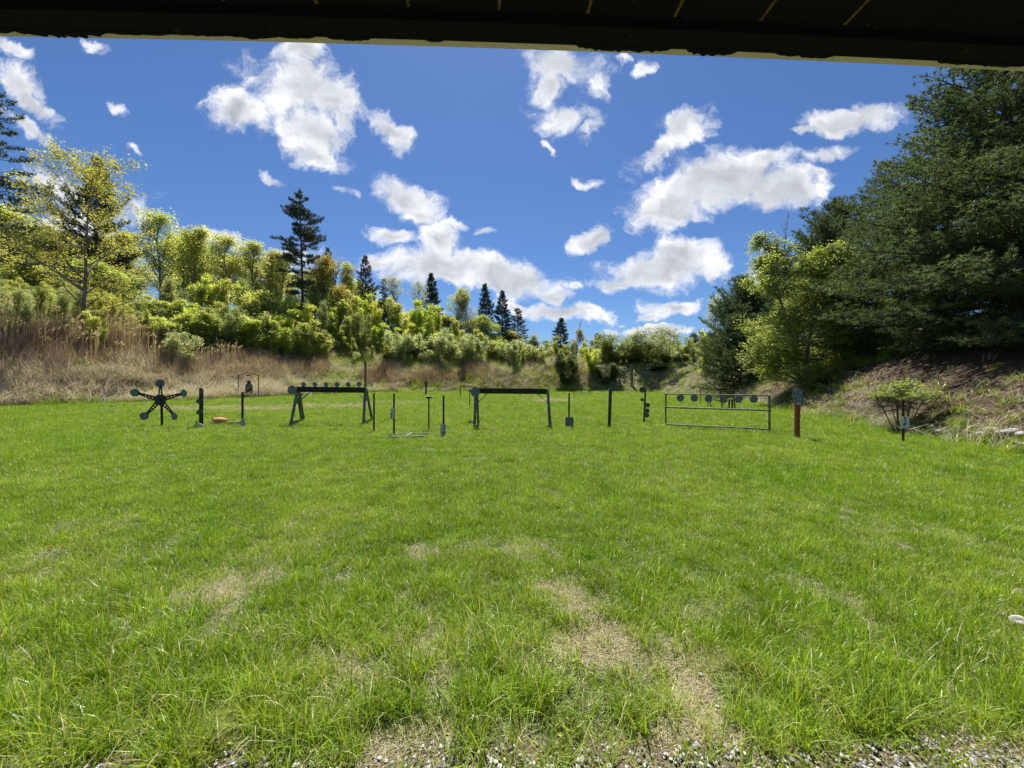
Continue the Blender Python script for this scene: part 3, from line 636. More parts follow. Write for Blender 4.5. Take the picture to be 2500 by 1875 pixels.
# --- left and back skyline ------------------------------------------------
place('edge_pine', 'pine_tree', -10, 205, 46, 105, 'dark pine at the left edge with open layered boughs')
place('maple', 'maple_tree', 208, 375, 33, 155, 'yellow-leaved young maple standing in the brown reeds')
place('round_pine', 'pine_tree', 228, 370, 58, 76, 'dark rounded pine top showing behind the yellow maple')
SPRING = [(35,505,50,75,0,'green tree below the dark pine at the left edge'),(120,560,47,60,1,'mid green tree between the left edge and the yellow maple'),(325,545,55,52,3,'pale green tree just right of the yellow maple'),
 (400,515,54,46,0,'tallest light green tree right of the yellow maple, with a pointed top'),(455,545,52,44,2,'light green tree second right of the tall pointed spring tree'),(512,562,56,44,1,'mid green tree in the middle of the spring row on the hill'),
 (562,572,53,44,0,'light green tree with a broad rounded top on the hill'),(612,590,55,40,2,'yellow-green tree left of the slender trunks beside the tall pine'),(655,590,57,34,3,'slender pale tree with visible trunk left of the tall pine'),(693,606,57,30,2,'slender light green tree touching the left side of the tall pine'),
 (290,640,44,60,1,'mid green tree low behind the reeds right of the maple trunk'),(90,650,42,70,0,'light green low tree behind the reeds at the left')]
for (px, yt, Y, hw, k, lb) in SPRING: place('spring_tree_%d' % k, 'spring_tree', px, yt, Y, hw * 1.3, lb, group='light green trees along the left hill')
ORD = ['first', 'second', 'third', 'fourth', 'fifth', 'sixth', 'seventh', 'eighth', 'ninth', 'tenth', 'eleventh', 'twelfth', 'thirteenth', 'fourteenth', 'fifteenth', 'sixteenth', 'seventeenth', 'eighteenth', 'nineteenth', 'twentieth', 'twenty-first', 'twenty-second', 'twenty-third', 'twenty-fourth', 'twenty-fifth']
rr = random.Random(9); KIND = {0: 'light green', 1: 'mid green', 2: 'fresh light green', 3: 'pale green'}
for i in range(24):
    px = -60 + 56 * i + rr.uniform(-12, 12); k = rr.choice([0, 1, 2, 1, 3])
    yt = float(np.interp(px, [-60, 300, 420, 560, 700, 860, 1000, 1150, 1260], [520, 560, 545, 592, 632, 688, 728, 748, 800])) + rr.uniform(0, 30)
    place('spring_tree_%d' % k, 'spring_tree', px, yt, 66 + rr.uniform(-3, 4), 58, '%s tree, %s from the left in the hindmost row of the hill wood' % (KIND[k], ORD[i]), group='hindmost trees of the hill wood')
place('white_pine', 'pine_tree', 740, 462, 58, 62, 'tall lone white pine with a bare trunk rising over the left hill')
place('round_pine', 'pine_tree', 800, 598, 62, 34, 'dark pine top just right of the tall lone pine')
place('orange_tree', 'oak_tree', 808, 620, 61, 54, 'orange-yellow budding tree right of the tall lone pine')
place('spring_tree_3', 'spring_tree', 862, 632, 62, 34, 'pale green tree between the orange tree and a brown conifer')
place('brown_spruce', 'spruce_tree', 892, 618, 63, 48, 'brownish dark conifer right of the orange-yellow tree')
place('ragged_spruce', 'spruce_tree', 938, 676, 64, 34, 'small dark conifer leaning on the right of the brownish one')
for (px, yt, Y, hw, k, lb) in [(975,668,60,36,'airy_tree','pale tan budding tree left of the middle spruce'),(1010,680,62,32,'airy_tree','pale budding tree touching the middle spruce'),(1108,695,63,36,'spring_tree_1','mid green tree right of the middle spruce'),(1150,705,62,32,'spring_tree_3','pale green tree left of the twin conifers'),
    (845,668,60,36,'spring_tree_0','bright green tree in front of the orange-yellow tree'),(1200,768,62,40,'spring_tree_1','low green tree at the foot of the twin conifers')]:
    place(k, 'spring_tree', px, yt, Y, hw, lb)
place('spruce', 'spruce_tree', 1057, 664, 66, 42, 'middle spruce with a sharp top on the left skyline')
place('spruce', 'spruce_tree', 1188, 690, 68, 38, 'left one of the twin dark conifers, the taller')
place('spruce', 'spruce_tree', 1225, 706, 69, 40, 'right one of the twin dark conifers, the shorter')
place('brown_spruce', 'spruce_tree', 1266, 750, 70, 50, 'broad dark conifer right of the twin conifers')
place('spruce', 'spruce_tree', 1367, 774, 74, 36, 'small dark conifer standing alone at the low point of the skyline')
place('orange_tree', 'sapling', 1408, 800, 64, 20, 'orange-leaved sapling left of the big round bush', 'sapling')
place('bare_tree', 'bare_tree', 1406, 776, 66, 16, 'thin leafless tree behind the orange-leaved sapling')
place('dull_sapling', 'shrub', 1320, 812, 70, 40, 'dull olive shrub between the broad conifer and the lone small one', 'shrub')
for i, (px, yt) in enumerate([(1455,812),(1650,826),(1690,812),(1720,836)]):
    place('round_pine' if i % 2 == 0 else 'spring_tree_1', 'far_tree', px, yt, 95, 28, ['dark distant tree top left of the big round bush', 'distant green tree top right of the big round bush', 'darkest distant tree top between the big bush and the right bank', 'distant green tree top against the foot of the right bank'][i], group='distant trees behind the back bank')
# --- bushes on the back and left banks -------------------------------------
place('big_bush', 'bush', 1562, 800, 57, 112, 'biggest round olive-green bush on the back bank', 'bush')
place('dark_bush', 'bush', 1378, 858, 52.5, 36, 'dark green bush on the back bank left of the yellowish sapling', 'bush')
place('sapling_0', 'sapling', 1447, 846, 53, 24, 'yellow-green sapling at the left side of the big round bush', 'sapling')
place('dark_bush', 'bush', 1480, 884, 52, 34, 'low dark bush under the left side of the big round bush', 'bush')
place('silver_bush_0', 'bush', 1660, 860, 55, 36, 'grey-green bush at the right end of the back bank', 'bush')
place('dark_bush', 'bush', 1600, 890, 53, 30, 'low dark bush under the right side of the big round bush', 'bush')
SILV = [(968,797,58,46,0,'leftmost silvery bush above the reddish reeds'),(1052,800,59,52,1,'silvery bush second from the left above the reddish reeds'),(1118,806,59,44,0,'silvery bush third from the left above the reddish reeds'),(1165,812,60,34,1,'small silvery bush above the right end of the reddish reeds'),
        (1252,824,60,46,0,'lone pale silvery bush below the twin conifers'),(1310,838,60,34,1,'rightmost silvery bush on the back bank'),(450,805,36,44,1,'grey-green bush behind the plumes right of the maple')]
for (px, yt, Y, hw, k, lb) in SILV: place('silver_bush_%d' % k, 'bush', px, yt, Y, hw, lb, 'bush', 'silvery bushes on the banks')
# thicket of saplings, three rows
top = lambda px: 8 + np.interp(px, [300, 420, 480, 640, 760, 900, 1000, 1100, 1180, 1260], [735, 690, 690, 700, 708, 722, 752, 775, 795, 830])
rr = random.Random(5)
ROWS = [('back', 16, -12, 25, 320, 1190), ('middle', 12.5, 26, 25, 380, 1250), ('front', 9.5, 62, 18, 400, 805)]
HUE = {'sapling_0': 'bright yellow-green', 'sapling_1': 'light green', 'sapling_2': 'mid green', 'dull_sapling': 'dull olive'}
for (nm, Y, dy, n, xa, xb) in ROWS:
    for i in range(n):
        px = xa + (xb - xa) * (i + 0.5 + rr.uniform(-.25, .25)) / n
        key = rr.choice(['sapling_0', 'sapling_0', 'sapling_1', 'sapling_1', 'sapling_2', 'dull_sapling'] if px < 880 else ['sapling_0', 'sapling_0', 'sapling_0', 'sapling_1'])
        yt = float(top(px)) + dy + rr.choice([-1, 1]) * rr.uniform(2, 24); Yd = float(np.interp(px, [0, 400, 600, 800, 940, 1250], [22, 28, 34, 43, 49, 50])) + Y + rr.uniform(-1, 1)
        place(key, 'sapling', px, yt, Yd, rr.uniform(24, 38) * 50 / Yd, '%s sapling, %s from the left in the %s row of the hillside thicket' % (HUE[key], ORD[i], nm), 'sapling', 'saplings of the hillside thicket')
# ------------------------------------------------------------------ bank cover
def reed_clump(seed, n, h0, h1, br, plume=0.0, mat='reed'):
    rng = np.random.default_rng(seed)
    V, Q, r = strip_blades(rng, n, br, h0, h1, 0.022, 0.04, 0.22, 0.22, segs=4)
    V2, Q2, r2 = strip_blades(rng, n, br, h0 * .35, h1 * .7, 0.02, 0.035, 0.4, 0.9, segs=3)
    V = np.concatenate([V, V2]); Q = np.concatenate([Q, Q2 + len(V) - len(V2)]); r = np.concatenate([r, r2])
    return np_mesh('reed_clump', V, [Q], M[mat], r, smooth=True)
def plume_clump(seed, n, h0, h1, br):
    rng = np.random.default_rng(seed); V, F_, R_ = [], [], []; off = 0
    for k in range(n):
        a_ = rng.uniform(0, 6.28); b = np.array([br * math.cos(a_), br * math.sin(a_), 0]) * math.sqrt(rng.uniform()); h = rng.uniform(h0, h1)
        tip = b + np.array([rng.normal() * .18, rng.normal() * .18, h]); s = np.array([0.012, 0.006, 0])
        V += [b - s, b + s, tip + s * .6, tip - s * .6]; F_.append([off, off + 1, off + 2, off + 3]); R_.append(rng.uniform(0, .5)); off += 4
        dr = norm(np.array([0.75, rng.normal() * .4, 0.75]))
        for w in range(22):
            c = tip + dr * rng.uniform(0, .30) + rng.normal(size=3) * 0.025; d = norm(dr + rng.normal(size=3) * .5); sd_ = norm(np.cross(d, rng.normal(size=3))) * .016
            V += [c - sd_, c + sd_, c + d * .12 + sd_ * .3, c + d * .12 - sd_ * .3]; F_.append([off, off + 1, off + 2, off + 3]); R_.append(rng.uniform(0, 1)); off += 4
    return np_mesh('plume_clump', np.array(V), [np.array(F_)], M['plume'], R_)
def bank_points(rng, n, x0, x1, y0, y1):
    x = rng.uniform(x0, x1, n); y = rng.uniform(y0, y1, n); d = edge_dist(x, y); th = np.degrees(np.arctan2(x, y)); px = CX + F * x / y
    return x, y, d, th, px
rng = np.random.default_rng(21)
x, y, d, th, px = bank_points(rng, 60000, -62, 10, 16, 66)
stand = np.where(px < 520, 1.0, np.where(px < 800, 0.8, np.where((px > 880) & (px < 1190), 0.9, 0.0)))
dmin = np.where(px < 520, 4.0, np.where(px < 800, 3.2, 2.6)); dmax = np.where(px < 430, 12.5, np.where(px < 800, 8.5, 5.5))
nz = fnoise(x * .6, y * .6, 2, 12)
k = (rng.uniform(0, 1, len(x)) < stand * np.clip(0.48 + 0.35 * nz, 0, 1)) & (d > dmin + 1.1 * nz) & (d < dmax + nz) & (px > -350)
x, y, d, px, nz = x[k], y[k], d[k], px[k], nz[k]
sc_ = np.where(px < 480, np.interp(d, [4, 7, 11], [.45, .70, .85]), np.where(px < 800, 0.62, 0.72)) * rng.uniform(0.8, 1.2, len(x))
ri = rng.integers(0, 5, len(x)); ri = np.where((px < 600) & (d > 6.5) & (rng.uniform(0, 1, len(x)) < .13), rng.integers(5, 7, len(x)), ri)
print('reed clumps', len(x))
rc = [reed_clump(400 + k_, 16, 1.5, 2.5, 0.45) for k_ in range(5)] + [plume_clump(420 + k_, 7, 2.3, 3.0, .5) for k_ in range(2)]
tag(scatter('reeds', np.stack([x, y, ground(x, y)], 1), ri, rng.uniform(-.5, .5, len(x)), sc_, rng.uniform(0, 1, len(x)), rc), 'dead brown reeds with pale plumes covering the left bank', 'reeds', kind='stuff')

def straw_clump(seed, n, ln0, ln1, br, mat='straw', flat=1.0):
    rng = np.random.default_rng(seed); V, Q, r = strip_blades(rng, n, br, ln0, ln1, 0.012, 0.026, 0.35, 0.55, segs=4, flat=flat)
    V[:, 2] += rng.uniform(0, .45, len(V) // 10).repeat(10)
    return np_mesh('straw_clump', V, [Q], M[mat], r, smooth=True)
rng = np.random.default_rng(22)
sw = [straw_clump(460 + k_, 5, 1.2, 2.2, 0.6, flat=[.25, .6, .9][k_]) for k_ in range(3)] + [straw_clump(440 + k_, 30, 0.4, 1.4, 0.55, flat=[.35, .6, .9, 1.1][k_]) for k_ in range(4)]
x, y, d, th, px = bank_points(rng, 150000, -60, 34, 6, 68)
nz = fnoise(x * .7, y * .7, 2, 12)
left = px < 1450
dens = np.where(left, np.interp(d, [-.4, .3, 5.5, 8, 12], [.15, 1, 1, .55, .3]), np.interp(d, [-.6, .8, 2.2, 4], [.05, .36, .12, .02]) * np.clip(.75 + .7 * nz, 0.05, 1))
dens *= np.where(left, np.clip(0.62 + .55 * nz, 0.08, 1) * np.where(px > 700, .6, 1), 0.8)
k = (rng.uniform(0, 1, len(x)) < dens) & (d > -.5) & (d < 16) & (px > -500) & (px < 3200)
x, y, d, px, nz = x[k], y[k], d[k], px[k], nz[k]
print('straw clumps', len(x))
s_ = rng.uniform(.6, 1.15, len(x)) * np.where(px > 1450, 0.55, 1.0)
tag(scatter('dry_grass', np.stack([x, y, ground(x, y)], 1), np.where((rng.uniform(0, 1, len(x)) < .22) & (px < 1450), rng.integers(0, 3, len(x)), rng.integers(3, 7, len(x))), rng.uniform(0, 6.28, len(x)), s_, rng.uniform(0, 1, len(x)), sw), 'matted pale dry grass and straw lying on the banks', 'dry grass', kind='stuff')

# green weeds and grass between the straw
rng = np.random.default_rng(23)
x, y, d, th, px = bank_points(rng, 70000, -60, 36, 5, 68)
nz = fnoise(x * .9 + 4, y * .9, 2, 12)
dens = np.where(px < 1450, np.clip(.40 + .55 * nz, 0, 1) * np.interp(d, [-.3, 1, 6, 14], [1, .85, .7, .6]), np.clip(.55 + .5 * nz, 0.05, 1) * np.interp(d, [-.3, .5, 3, 6, 12], [1, 1, .9, .7, .35]))
k = (rng.uniform(0, 1, len(x)) < dens) & (d > -.4) & (d < 18) & (px > -500) & (px < 3200)
x, y, d, px = x[k], y[k], d[k], px[k]
s_ = np.where(px < 1450, rng.uniform(2.6, 5.5, len(x)) * np.where(px > 700, 1.35, 1), rng.uniform(1.5, 3.2, len(x)))
tag(scatter('bank_grass', np.stack([x, y, ground(x, y)], 1), rng.integers(0, 10, len(x)), rng.uniform(0, 6.28, len(x)), s_, np.clip(rng.normal(.62, .2, len(x)), 0, 1), lawn_clumps), 'yellowish green grass tufts growing through the straw on the banks', 'grass', kind='stuff')

# leafy undergrowth under the trees
rng = np.random.default_rng(24)
x, y, d, th, px = bank_points(rng, 9000, -75, 48, 12, 90)
dens = np.where(px < 1260, np.interp(d, [8, 12, 30], [0, .55, .4]), np.where(px < 1900, np.interp(d, [5, 8, 14], [0, .35, .2]), np.where(px < 2700, np.interp(d, [2.5, 4.5, 9], [0, .22, .3]), 0.0)))
k = (rng.uniform(0, 1, len(x)) < dens) & (px > -700); x, y, d, px = x[k], y[k], d[k], px[k]
ug = [TREES[q][1] for q in ('dull_sapling', 'sapling_1', 'sapling_2', 'silver_bush_0', 'dark_bush')]
tag(scatter('undergrowth', np.stack([x, y, ground(x, y) - .3], 1), np.where(px < 1900, rng.integers(0, 5, len(x)), 4), rng.uniform(0, 6.28, len(x)), np.where(px < 1900, rng.uniform(.45, .8, len(x)), rng.uniform(.22, .42, len(x))), rng.uniform(0, 1, len(x)), ug), 'mixed green undergrowth filling the ground beneath the hillside trees', 'undergrowth', kind='stuff')

# ------------------------------------------------------------------ small mesh kit for the steel targets
class MB:
    def __init__(s): s.bm = bmesh.new()
    def box(s, c, size, rot=None, bev=0.0):
        mt = Matrix.Translation(Vector(c)) @ (rot.to_4x4() if rot is not None else Matrix.Identity(4)) @ Matrix.Diagonal((size[0], size[1], size[2], 1))
        r = bmesh.ops.create_cube(s.bm, size=1.0, matrix=mt)
        if bev:
            es = list({e for v_ in r['verts'] for e in v_.link_edges}); bmesh.ops.bevel(s.bm, geom=es, offset=bev, segments=1, affect='EDGES')
        return s
    def bar(s, a, b, w, dpt=None, bev=0.0, roll=(0, 1, 0)):
        """square section bar from a to b"""
        a, b = Vector(a), Vector(b); z = (b - a).normalized(); y_ = Vector(roll); y_ = (y_ - z * y_.dot(z))
        if y_.length < 1e-4: y_ = Vector((1, 0, 0)) - z * z.x
        y_.normalize(); x_ = y_.cross(z)
        return s.box((a + b) / 2, (w, dpt or w, (b - a).length), Matrix((x_, y_, z)).transposed(), bev)
    def tube(s, a, b, r, r2=None, n=10):
        a, b = Vector(a), Vector(b); q = (b - a).to_track_quat('Z', 'Y').to_matrix().to_4x4()
        bmesh.ops.create_cone(s.bm, cap_ends=True, segments=n, radius1=r, radius2=r if r2 is None else r2, depth=(b - a).length, matrix=Matrix.Translation((a + b) / 2) @ q); return s
    def disc(s, c, r, t=0.012, n=20, rot=None, squash=1.0):
        """upright round plate facing -Y"""
        mt = Matrix.Translation(Vector(c)) @ (rot.to_4x4() if rot is not None else Matrix.Identity(4)) @ Matrix.Rotation(R(90), 4, 'X') @ Matrix.Diagonal((squash, 1, 1, 1))
        bmesh.ops.create_cone(s.bm, cap_ends=True, segments=n, radius1=r, radius2=r, depth=t, matrix=mt); return s
    def prism(s, outline, y0, t, rot=None, loc=(0, 0, 0), holes=()):
        """outline in (x, z), given depth t along Y; holes as lists of points"""
        mt = Matrix.Translation(Vector(loc)) @ (rot.to_4x4() if rot is not None else Matrix.Identity(4))
        b2 = bmesh.new(); edges = []
        for lp in [outline] + list(holes):
            vs = [b2.verts.new((p_[0], y0, p_[1])) for p_ in lp]
            edges += [b2.edges.new((vs[i], vs[(i + 1) % len(vs)])) for i in range(len(vs))]
        bmesh.ops.triangle_fill(b2, use_beauty=True, use_dissolve=False, edges=edges, normal=(0, -1, 0))
        r = bmesh.ops.extrude_face_region(b2, geom=b2.faces[:])
        for e in r['geom']:
            if isinstance(e, bmesh.types.BMVert): e.co.y += t
        bmesh.ops.recalc_face_normals(b2, faces=b2.faces[:])
        for v_ in b2.verts: v_.co = mt @ v_.co
        me = bpy.data.meshes.new('tmp'); b2.to_mesh(me); b2.free(); s.bm.from_mesh(me); bpy.data.meshes.remove(me); return s
    def jag(s, amp, seed):
        r = random.Random(seed)
        for v_ in s.bm.verts: v_.co += Vector((r.uniform(-amp, amp), r.uniform(-amp, amp), r.uniform(-amp, amp)))
        return s
    def build(s, name, mat, parent=None, label=None):
        me = bpy.data.meshes.new(name); s.bm.to_mesh(me); s.bm.free()
        me.materials.append(M[mat] if isinstance(mat, str) else mat)
        o = link(name, me, parent)
        if label: o['label'] = label
        return o

class Stand:
    """a target standing on the lawn; pixel (px,py) of its foot in the photo gives its place"""
    def __init__(s, name, px, py, label, cat, sink=3.0, group=None, Y=None):
        py_ = py + sink
        s.Y = EYE * F / (py_ - HY) if Y is None else Y
        s.X = (px - CX) / F * s.Y; s.s = s.Y / F; s.px0 = px; s.py0 = py_ if Y is None else None
        z = gz(s.X, s.Y); s.z0 = z
        s.root = empty(name, (s.X, s.Y, z), label, cat, group)
    def p(s, px, py, dy=0.0):
        """local point at photo pixel, dy metres behind the foot"""
        k = (s.Y + dy) / F
        return Vector(((px - CX) * k - s.X, dy, EYE + (HY - py) * k - s.z0))
    def w(s, n): return n * s.s

def reg(n, r, a0=0.0, sx=1.0): return [(r * math.cos(a0 + i * 6.28319 / n) * sx, r * math.sin(a0 + i * 6.28319 / n)) for i in range(n)]

# star target ---------------------------------------------------------------
t = Stand('star_target', 396, 1037, 'black five-armed steel star with round tips and drilled arms on a post', 'steel target')
rt = t.root; c = t.p(392, 976, -.06)
MB().bar(t.p(395.5, 1048), t.p(394.5, 982), .05, .05).build('post', 'rust', rt)
hub = MB().prism([(q[0], q[1]) for q in reg(5, t.w(14.5), R(90 + 36))], -.02, .03, loc=c); hub.tube(c + Vector((0, -.05, 0)), c + Vector((0, .09, 0)), .035, n=12)
hub.build('hub', 'steel_black', rt)
for (tx, ty, thin) in [(392.6, 936, True), (331.6, 958.6, False), (451, 959.6, False), (354, 1015.6, False), (427.5, 1015.6, False)]:
    tip = t.p(tx, ty, -.06); dv = (tip - c); L = dv.length; ang = math.atan2(dv.x, dv.z)
    rot = Matrix.Rotation(ang, 3, 'Y')
    w0, w1 = t.w(5.6), t.w(3.0); l0, l1 = t.w(9), L - t.w(5)
    holes = [[(q[0], q[1] + l0 + (l1 - l0) * f) for q in reg(12, t.w(2.3 - .35 * i))][::-1] for i, f in enumerate((.22, .40, .57))]
    arm = MB().prism([(-w0, l0), (-w1, l1), (w1, l1), (w0, l0)], -.018, .02, rot=rot, loc=c, holes=holes).build('arm', 'steel_black', rt)
    d_ = MB().disc(tip + Vector((0, -.03, 0)), t.w(9.6), .014, 24, rot=Matrix.Rotation(R(72 if thin else 14 * (1 if tx < 392 else -1)), 3, 'Z'))
    d_.build('disc', 'plate', arm)
# left duelling tree -----------------------------------------------------------
t = Stand('duelling_tree', 490, 1040, 'narrow duelling tree of dark post and grey plank with side paddles, beside the star', 'steel target')
rt = t.root
MB().bar(t.p(489, 1040), t.p(489.5, 947, -.0), .055, .05).build('post', 'steel_black', rt)
MB().bar(t.p(491.5, 1042, .07), t.p(492, 949, .07), .10, .04).build('backing_plank', 'wood_dark', rt)
for (x_, y_, r_, k) in [(484.5, 979.5, 5.6, 1), (485.5, 1006.5, 6, 1), (494.5, 979, 4.2, .5), (494.5, 1006, 4.2, .5), (490.5, 957, 5.2, .7)]:
    MB().disc(t.p(x_, y_, -.03), t.w(r_), .012, 18, squash=k).build('paddle', 'steel', rt)
MB().prism([(t.w(a_), t.w(b_)) for a_, b_ in [(-14, 0), (14, 0), (11, 7), (3, 10), (-8, 8)]], -.1, .02, loc=t.p(489.5, 1043) * 1.0).build('base_plate', 'plate_clean', rt)
MB().bar(t.p(478, 1043, -.1), t.p(514, 1043, -.1), .04).bar(t.p(480, 1034, -.1), t.p(480, 1028, -.1), .03).build('foot_bar', 'blue_leg', rt)
# post with fallen plate, board and sandbag ---------------------------------------
t = Stand('steel_post', 592, 1038, 'thin dark post with a pale flecked plate leaning at its foot, next to the sandbag', 'target post')
rt = t.root
MB().bar(t.p(592, 1042), t.p(592, 957), .05, .05).build('post', 'rust', rt)
MB().prism([(t.w(a_), t.w(b_)) for a_, b_ in [(-4, -10), (4, -10), (6, -4), (5.5, 5), (3.5, 10.5), (-1, 11), (-5, 8), (-6, -3)]], -.02, .012, rot=Matrix.Rotation(R(-8), 3, 'X'), loc=t.p(593.5, 1031, -.1)).build('target_plate', 'plate_white', rt)
MB().bar(t.p(565, 1042, -.1), t.p(615, 1041, -.1), .035).build('base_bar', 'bar_pale', rt)
t = Stand('board', 553, 1033, 'long low grey board lying on the grass under the orange sandbag', 'board')
MB().bar(t.p(517, 1033), t.p(589, 1031), .06, .22, bev=.006, roll=(0, 1, 0)).build('plank', 'wood_grey', t.root)
yb = t.Y
t = Stand('sandbag', 539, 1031, 'orange-brown cloth sandbag slumped on the low grey board', 'sandbag', Y=yb)
bm = bmesh.new(); bmesh.ops.create_icosphere(bm, subdivisions=3, radius=1)
rr2 = random.Random(3)
cc = t.p(539, 1025.3)
for v_ in bm.verts:
    n_ = Vector(v_.co); q = 1 + .05 * math.sin(5 * n_.x + 2 * n_.y) + .05 * math.sin(7 * n_.y + 3 * n_.z)
    lx = n_.x * t.w(18.5) * q; lz = max(-.86, n_.z) * t.w(6.6) * q * (1 - .35 * max(0, n_.x)) ; v_.co = Vector((lx, n_.y * .13 * q, lz)) + cc
for f_ in bm.faces: f_.smooth = True
mb = MB(); mb.bm.free(); mb.bm = bm; mb.build('cloth_bag', 'sandbag', t.root)
mb = MB(); mb.tube(t.p(523, 1023), t.p(519.5, 1021), .025, .045, 8).build('tied_end', 'sandbag', t.root)
# arch frame with hanging silhouette --------------------------------------------------
t = Stand('arch_frame', 606, 970, 'thin rusty arched pipe frame at the foot of the reeds', 'target frame', sink=1)
rt = t.root
for x_ in (581.6, 631): MB().tube(t.p(x_, 974), t.p(x_, 915), .03).build('post', 'rust', rt)
mb = MB(); ap = [t.p(581.6 + 49.4 * k_ / 8, 917.5 - 6.5 * math.sin(math.pi * k_ / 8) ** .8) for k_ in range(9)]
for k_ in range(8): mb.tube(ap[k_], ap[k_ + 1], .028)
mb.build('arch_bar', 'rust', rt); ya = t.Y
MB().tube(t.p(600, 916.5, -.04), t.p(612, 916.5, -.04), .04).build('hanger_bracket', 'rust', rt)
t2 = Stand('silhouette_target', 607.5, 969, 'black head-and-shoulders silhouette with a pale ring hanging in the arched frame', 'hanging target', Y=ya - .05)
sil = [(-9, -15), (9, -15), (9, 0), (8, 5), (4.6, 7), (4, 9), (4.6, 13), (3, 15.5), (-3, 15.5), (-4.6, 13), (-4, 9), (-4.6, 7), (-8, 5), (-9, 0)]
MB().prism([(t2.w(a_), t2.w(b_)) for a_, b_ in sil], 0, .015, loc=t2.p(607.5, 944.5)).build('silhouette_plate', 'steel_black', t2.root)
MB().prism([(t2.w(q[0]), t2.w(q[1])) for q in reg(20, 5.2)], 0, .004, loc=t2.p(608.5, 944, -.012), holes=[[(t2.w(q[0]), t2.w(q[1])) for q in reg(20, 2.6)][::-1]]).build('ring_mark', 'plate', t2.root)
MB().tube(t2.p(607, 929.5), t2.p(605, 917.5), .012).build('hanger_chain', 'plate_clean', t2.root)
# plate racks ---------------------------------------------------------------------------
def rack(label, base, beam, plates, disc, legs, braces, feet):
    t = Stand('plate_rack', base[0], base[1], label, 'plate rack'); rt = t.root
    (xa, xb, ya_, yb_) = beam
    MB().box((t.p(xa, ya_) + t.p(xb, yb_)) / 2, ((xb - xa) * t.s, .045, (yb_ - ya_) * t.s), Matrix.Rotation(R(.6), 3, 'Y'), bev=.006).build('beam', 'beam', rt)
    for (x_, y_, r_) in plates:
        pl = MB().disc(t.p(x_, y_, -.0), t.w(r_), .014, 24).build('plate', 'plate', rt)
        MB().box(t.p(x_, y_ + r_, .0) , (.03, .03, t.w(4))).build('hinge', 'steel_black', pl)
    MB().disc(t.p(*disc[:2], -.07), t.w(disc[2]), .014, 28, squash=disc[3]).build('stop_plate', 'plate', rt)
    for (x0, y0, dy0, x1, y1, dy1, w_) in legs: MB().bar(t.p(x0, y0, dy0), t.p(x1, y1, dy1), w_, w_, bev=.005).build('leg', 'blue_leg', rt)
    for (x0, y0, dy0, x1, y1, dy1, w_, mt) in braces: MB().bar(t.p(x0, y0, dy0), t.p(x1, y1, dy1), w_).build('brace', mt, rt)
    for (x0, y0, dy0, x1, y1, dy1, w_) in feet: MB().bar(t.p(x0, y0, dy0), t.p(x1, y1, dy1), w_, w_ * .7).build('foot', 'blue_leg', rt)
    return t
rack('trestle plate rack with six small round plates standing up along its dark beam', (806, 1033), (724, 890, 944.5, 958),
     [(741, 938.5, 5.8), (769, 938.5, 5.8), (796, 938.5, 5.8), (823, 938.5, 5.8), (850, 938.3, 5.8), (876.5, 938, 5.8)], (713, 952, 11.2, 1.0),
     [(727, 950, 0.05, 710, 1035, -.12, .075), (729, 950, .1, 741.5, 1026, 1.15, .075), (727, 972, .25, 735, 1022, 1.2, .05), (892, 946, .05, 887.5, 1036, -.12, .075), (893, 948, .1, 909, 1027, 1.15, .075)],
     [(757, 958, .05, 729, 980, .2, .035, 'blue_leg'), (724, 985, .2, 738, 962, .4, .035, 'blue_leg'), (873, 958, .05, 890, 974, .2, .035, 'bar_pale'), (893, 975, .3, 901, 983, .5, .03, 'bar_pale')],
     [(696, 1036, -.2, 730, 1032, .0, .07), (712, 1031, -.1, 742, 1023, 1.15, .05), (888, 1031, -.1, 910, 1023, 1.15, .05), (883, 1036, -.2, 900, 1032, 0, .07)])
rack('plate rack with an empty dark beam and one big disc on its left end', (1250, 1041), (1166, 1336, 948, 961.5), [], (1160, 957, 11.6, 1.0),
     [(1161.5, 955, 0, 1158.5, 1045, -.12, .085), (1165, 955, .1, 1167.5, 1036, .75, .075), (1337, 951, 0, 1344, 1043, -.12, .085), (1337, 953, .1, 1341, 1033, .75, .07)],
     [(1190, 961, .03, 1167, 982, .2, .022, 'steel'), (1312, 961, .03, 1336, 982, .15, .022, 'steel')],
     [(1143, 1031, .7, 1160, 1030, .7, .06), (1148, 1031, .7, 1148, 1024, .7, .04), (1156, 1040, -.12, 1170, 1040, .6, .07), (1338, 1040, -.12, 1347, 1040, .6, .07)])
# posts ------------------------------------------------------------------------------------
def post(label, base, top, w_, mat, name='target_post', cat='target post'):
    t = Stand(name, base[0], base[1], label, cat)
    MB().bar(t.p(base[0], base[1] + 12), t.p(*top), w_, w_ * .7, bev=.003).build('post', mat, t.root); return t
post('bare thin black post just right of the rack with six plates', (913, 1051), (913, 960), .045, 'steel_black')
t = post('thin black post with a small white plate half way up, on a long bar base', (962, 1060), (962, 961), .045, 'steel_black')
MB().box(t.p(958, 1010, -.05), (t.w(9.5), .012, t.w(25)), Matrix.Rotation(R(5), 3, 'Y')).build('target_plate', 'plate_white', t.root)
MB().bar(t.p(960, 1060), t.p(1046, 1058), .035).build('base_bar', 'bar_pale', t.root)
MB().bar(t.p(942, 1067, -.6), t.p(1035, 1065, -.6), .035).bar(t.p(990, 1066, -.6), t.p(1008, 1058, .0), .06).build('cross_bar', 'bar_pale', t.root)
t = post('thin dark post with a flat pale T-shaped top, between two posts with white plates', (1047, 1046), (1047, 972), .04, 'rust')
MB().box(t.p(1047.5, 970.5), (t.w(12), .10, t.w(4))).build('top_bracket', 'steel_black', t.root); MB().box(t.p(1050, 968), (t.w(19), .14, t.w(1.3))).build('top_plate', 'bar_pale', t.root)
